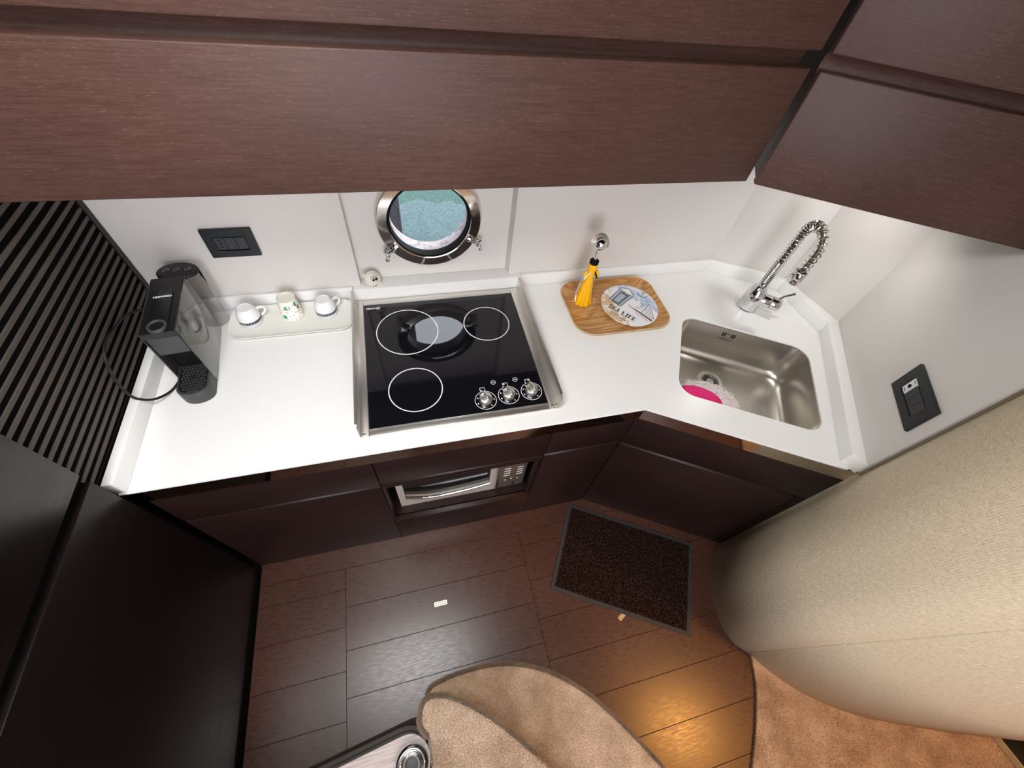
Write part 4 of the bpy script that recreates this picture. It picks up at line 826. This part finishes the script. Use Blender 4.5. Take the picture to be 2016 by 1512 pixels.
# ---- sockets and switches
def outlet(nm, label, o, ex, ez, n, w, h, kind):
    """o = centre on the wall, ex along, ez up, n out of the wall"""
    ex = Vector(ex); n = Vector(n); ez = Vector(ez)
    t = thing(nm, label, 'socket', o); fm = frame(Vector(o), ex, ez, n)
    plate('frame', [rrect(-w/2, w/2, -h/2, h/2, 0.003, 3), rrect(-w*0.315, w*0.315, -h*0.26, h*0.24, 0.001, 1)[::-1]], 0.0008, 0.0105, 'outlet', t, bev=0.002, xf=fm)
    plate('insert', [rrect(-w*0.315, w*0.315, -h*0.26, h*0.24, 0.001, 1)], 0.001, 0.0045, 'hole', t, xf=fm)
    nmod = 3 if kind == 'socket' else 4; mw_ = w*0.62/nmod; hh = h*0.225
    for k_ in range(nmod):
        x0 = -w*0.31+k_*mw_
        mt = 'ceramic' if (kind == 'switch' and k_ == 0) else 'module'
        mo = plate('module', [rrect(x0+0.0006, x0+mw_-0.0006, -hh, hh*(0.9 if mt == 'module' else 1), 0.0008, 1)], 0.003, 0.0085, mt, t, bev=0.0006, xf=fm)
        if k_ == 0 and kind == 'socket':
            for q in (-1, 0, 1): plate('socket_hole', [circ(x0+mw_/2, q*hh*0.55, 0.0027, 14)], 0.0084, 0.0087, 'hole', mo, xf=fm)
        if k_ == 0 and kind == 'switch':
            plate('button', [circ(x0+mw_/2, 0, 0.0058, 20)], 0.0084, 0.0095, 'hole', mo, xf=fm)
            for q in (-1, 1): plate('printed_mark', [rrect(x0+mw_*0.25, x0+mw_*0.75, q*hh*0.75-0.0012, q*hh*0.75+0.0012, 0.0004, 1)], 0.0084, 0.0087, 'module', mo, xf=fm)
    return t
outlet('socket_plate', 'anthracite wall socket plate on the back wall above the coffee machine', (-0.4875, 1.2005, 1.1055), (1, 0, 0), (0, 0, 1), (0, -1, 0), 0.134, 0.094, 'socket')
dW = (wx[3]-wx[2]).normalized(); nW = Vector((dW.y, -dW.x))
pW = Vector((1.387, 0.404)); c_ = Vector((1.290, 0.254)); mid_ = (pW+c_)/2; mid_ = wx[2]+dW*((mid_-wx[2]).dot(dW))
outlet('switch_plate', 'anthracite switch plate with one white module on the right wall', (mid_.x, mid_.y, 1.099), (dW.x, dW.y, 0), (0, 0, 1), (nW.x, nW.y, 0), 0.176, 0.101, 'switch')

# ================================================================ FLOOR LEVEL
dm = thing('door_mat', 'dark brown pile mat with grey rubber border in front of the sink cabinet', 'mat', U(0.24, -0.24, 0.0))
plate('border', [[U2(u, v) for u, v in rrect(-0.062, 0.548, -0.438, -0.042, 0.006, 3)]], 0.0006, 0.0045, 'matborder', dm, bev=0.001)
def tufts(fn, N, h, w, nm, mt, parent, seed, lean=0.6):
    rnd = random.Random(seed); v = []; f = []
    for i in range(N):
        p, nrm = fn(rnd); a = rnd.uniform(0, 2*PI); d = Vector((math.cos(a), math.sin(a), 0))*w; t = p+nrm*h*rnd.uniform(0.6, 1.2)+Vector((rnd.uniform(-1, 1), rnd.uniform(-1, 1), rnd.uniform(-.3, .3)))*h*lean
        k_ = len(v); v += [tuple(p-d), tuple(p+d), tuple(t)]; f.append((k_, k_+1, k_+2))
    me = bpy.data.meshes.new(nm); me.from_pydata(v, [], f); me.materials.append(M[mt]); o = bpy.data.objects.new(nm, me); C.objects.link(o); o['kind'] = 'stuff'
    if parent: o.parent = parent; o.matrix_parent_inverse = parent.matrix_world.inverted()
    return o
plate('pile_base', [[U2(u, v) for u, v in rrect(-0.045, 0.531, -0.421, -0.059, 0.004, 3)]], 0.004, 0.0075, 'matpile', dm)
tufts(lambda r_: (U(r_.uniform(-0.044, 0.530), r_.uniform(-0.420, -0.060), 0.0072), EZ), 26000, 0.006, 0.0016, 'pile', 'matpilehair', dm, 1, 0.8)
def ringpull(x, y, label, rz):
    t = thing('floor_lift_ring', label, 'lift ring', (x, y, 0), 'floor lift rings', rz)
    a = plate('ring_plate', [rrect(-0.026, 0.026, -0.0085, 0.0085, 0.002, 3)], 0.0002, 0.0012, 'brass', None); b = plate('ring_inset', [rrect(-0.021, 0.021, -0.0052, 0.0052, 0.001, 2), rrect(-0.019, 0.019, -0.0032, 0.0032, 0.001, 2)[::-1]], 0.0011, 0.0015, 'hole', None)
    for o in (a, b): o.parent = t
ringpull(-0.038, 0.263, 'flat brass lift ring let into the middle of the floor', 0.0)
ringpull(0.706, 0.050, 'flat brass lift ring half covered by the brown mat', 0.5)

# ---- carpeted landing behind the curved bulkhead
cp = [(1.1822, -0.205), (1.145, -0.30), (1.078, -0.403), (0.990, -0.510), (0.86, -0.66), (0.70, -0.85), (0.60, -1.25), (2.65, -1.25), (2.65, -0.885), (2.15, -0.733), (1.82, -0.619), (1.53, -0.505), (1.36, -0.405), (1.241, -0.294)]
ca = thing('landing_carpet', 'tan carpet on the passage floor below the cream bulkhead', 'carpet', (1.6, -0.8, 0))
plate('carpet_base', [cp], 0.0006, 0.012, 'carpet2', ca, bev=0.003)
edge = [Vector((*p, 0)) for p in spl(cp[:6], 10)]
def efn(r_):
    i = r_.randrange(len(edge)-1); p = edge[i].lerp(edge[i+1], r_.random()); d = (edge[i+1]-edge[i]).normalized(); n = Vector((d.y, -d.x, 0)); return p+n*0.001+EZ*r_.uniform(0.002, 0.012), (n*0.7+EZ*0.6)
def ctri(r_):
    while True:
        x = r_.uniform(0.95, 2.3); y = r_.uniform(-1.1, -0.2)
        if y < -0.30-0.45*(x-1.24) and x > 1.14+(y+0.30)*0.7: return Vector((x, y, 0.012)), EZ
tufts(efn, 2500, 0.006, 0.0012, 'edge_pile', 'carpet2pile', ca, 2); tufts(ctri, 42000, 0.0045, 0.0009, 'pile', 'carpet2pile', ca, 3, 0.9)
dk = thing('passage_step', 'black passage step with bright metal edge on the tan carpet', 'step', (2.1, -0.78, 0))
MB().prism([(2.000, -0.680), (2.017, -0.79), (2.06, -1.0), (2.5, -1.0), (2.5, -0.845), (2.11, -0.722)], 0.0165, 0.042).build('tread', 'plastic', dk, bev=0.002)
MB().prism([(1.994, -0.676), (2.011, -0.79), (2.054, -1.0), (2.060, -1.0), (2.017, -0.79), (2.000, -0.678)], 0.0165, 0.043).build('metal_edge', 'brass', dk)

# ---- carpeted stair treads near the camera
def tread(outline, z0, z1, nm, label, seed, N, rimpts):
    t = thing(nm, label, 'step', (outline[0][0], outline[0][1], z0), 'carpeted stair treads')
    pts = spl(outline+[outline[0]], 6)[:-1]; b = MB(); st = []; c = Vector((sum(p[0] for p in pts)/len(pts), sum(p[1] for p in pts)/len(pts)))
    for ins, z_ in ((0.022, z0), (0.016, z1-0.030), (0.002, z1-0.016), (0.0, z1-0.009), (0.0025, z1-0.003), (0.009, z1), (0.02, z1+0.0005)):
        st.append(len(b.v)); P = [Vector(p) for p in pts]
        for i in range(len(P)):
            d = (P[(i+1) % len(P)]-P[i-1]).normalized(); n = Vector((d.y, -d.x)); n = -n if n.dot(c-P[i]) < 0 else n; q = P[i]+n*ins; b.v.append((q.x, q.y, z_))
    k_ = len(pts)
    for a in range(len(st)-1):
        for i in range(k_): j = (i+1) % k_; b.f.append((st[a]+i, st[a]+j, st[a+1]+j, st[a+1]+i))
    b.f.append(tuple(st[-1]+i for i in range(k_))); b.f.append(tuple(st[0]+i for i in range(k_-1, -1, -1)))
    b.build('tread_body', 'carpet', t, ang=180)
    E_ = [Vector((*p, 0)) for p in pts]; nin = len(pts)
    import bisect
    def inside(x, y):
        r_ = False; j = nin-1
        for i in range(nin):
            xi, yi = pts[i]; xj, yj = pts[j]
            if (yi > y) != (yj > y) and x < (xj-xi)*(y-yi)/(yj-yi)+xi: r_ = not r_
            j = i
        return r_
    xs = [p[0] for p in pts]; ys = [p[1] for p in pts]
    def top(r_):
        while True:
            x = r_.uniform(min(xs), max(xs)); y = r_.uniform(max(min(ys), -0.50), max(ys))
            if inside(x, y): return Vector((x, y, z1-0.002)), EZ
    def rim(r_):
        i = r_.randrange(int(nin*rimpts)); p = E_[i].lerp(E_[(i+1) % nin], r_.random()); d = (E_[(i+1) % nin]-E_[i]).normalized(); n = Vector((d.y, -d.x, 0)); n = -n if n.xy.dot(p.xy-c) < 0 else n
        s_ = r_.random(); return p-n*(0.008*s_)+EZ*(z1-0.011+0.010*s_), (n*(1-s_*.6)+EZ*s_).normalized()
    tufts(top, N, 0.0050, 0.0009, 'pile', 'carpetpile', t, seed, 0.8); tufts(rim, N//2, 0.0075, 0.0010, 'edge_pile', 'carpetpile', t, seed+9, 0.5)
tread([(-0.098, -0.090), (-0.118, -0.055), (-0.108, -0.010), (-0.055, 0.006), (0.005, 0.011), (0.085, 0.010), (0.168, -0.002), (0.255, -0.033), (0.334, -0.078), (0.410, -0.140), (0.474, -0.212), (0.557, -0.327), (0.610, -0.43), (0.62, -0.62), (0.45, -0.75), (0.15, -0.70), (-0.06, -0.40), (-0.075, -0.20)],
      0.0, 0.200, 'lower_stair_tread', 'lower curved stair tread in beige carpet, its edge on the dark floor', 21, 60000, 0.76)
tread([(-0.112, -0.118), (-0.131, -0.085), (-0.122, -0.045), (-0.100, -0.027), (-0.065, -0.030), (-0.030, -0.043), (0.036, -0.087), (0.113, -0.154), (0.211, -0.264), (0.28, -0.38), (0.22, -0.60), (0.0, -0.62), (-0.09, -0.35)],
      0.212, 0.400, 'upper_stair_tread', 'upper stair tread in beige carpet, nearest the chrome rail ring', 31, 36000, 0.6)
# ---- low side wall of the stairs with a glossy top, reflection painted in, and a chrome rail socket
sw = thing('stair_side', 'low dark wood stair side with glossy top, sky reflection painted pale, at the bottom edge', 'stair side', (-0.3, -0.13, 0))
def capsule(p0_, p1_, r_, n=12):
    d = Vector((p1_[0]-p0_[0], p1_[1]-p0_[1])); d.normalize(); a0_ = math.atan2(d.y, d.x)
    return [(p1_[0]+r_*math.cos(a0_-PI/2+PI*i/n), p1_[1]+r_*math.sin(a0_-PI/2+PI*i/n)) for i in range(n+1)]
def stadium(xe, ye, r_, L):
    d = Vector((0.184, 0.026)).normalized(); n = Vector((-d.y, d.x)); e = capsule((xe-d.x, ye-d.y), (xe, ye), r_); return e+[tuple(Vector((xe, ye))-d*L+n*r_), tuple(Vector((xe, ye))-d*L-n*r_)]
plate('side_body', [stadium(-0.183, -0.1660, 0.086, 0.6)], 0.0, 0.300, 'railwood', sw, bev=0.003)
plate('side_moulding', [stadium(-0.184, -0.1680, 0.075, 0.6)], 0.300, 0.308, 'railwood', sw, bev=0.003)
plate('side_top', [stadium(-0.177, -0.1640, 0.064, 0.6)], 0.308, 0.325, 'railtop', sw, bev=0.002)
sr = thing('rail_socket', 'round chrome handrail socket on the glossy stair side top', 'rail socket', (-0.168, -0.160, 0.325))
cR = (-0.166, -0.170, 0.325)
MB().ringlathe([(0.035+0.011*math.cos(t), 0.010+0.010*math.sin(t)) for t in [2*PI*i/14 for i in range(14)]], cR, (0, 0, 1), 48).build('outer_ring', 'chrome', sr)
MB().ringlathe([(0.0245, 0.002), (0.0245, 0.018), (0.0230, 0.022), (0.0190, 0.022), (0.0170, 0.016), (0.0170, 0.002)], cR, (0, 0, 1), 40).build('inner_sleeve', 'chrome', sr)
MB().lathe([(0.0170, 0.001), (0.0170, 0.004)], cR, n=24).build('socket_floor', 'plasticgrey', sr)
bpy.context.view_layer.update()
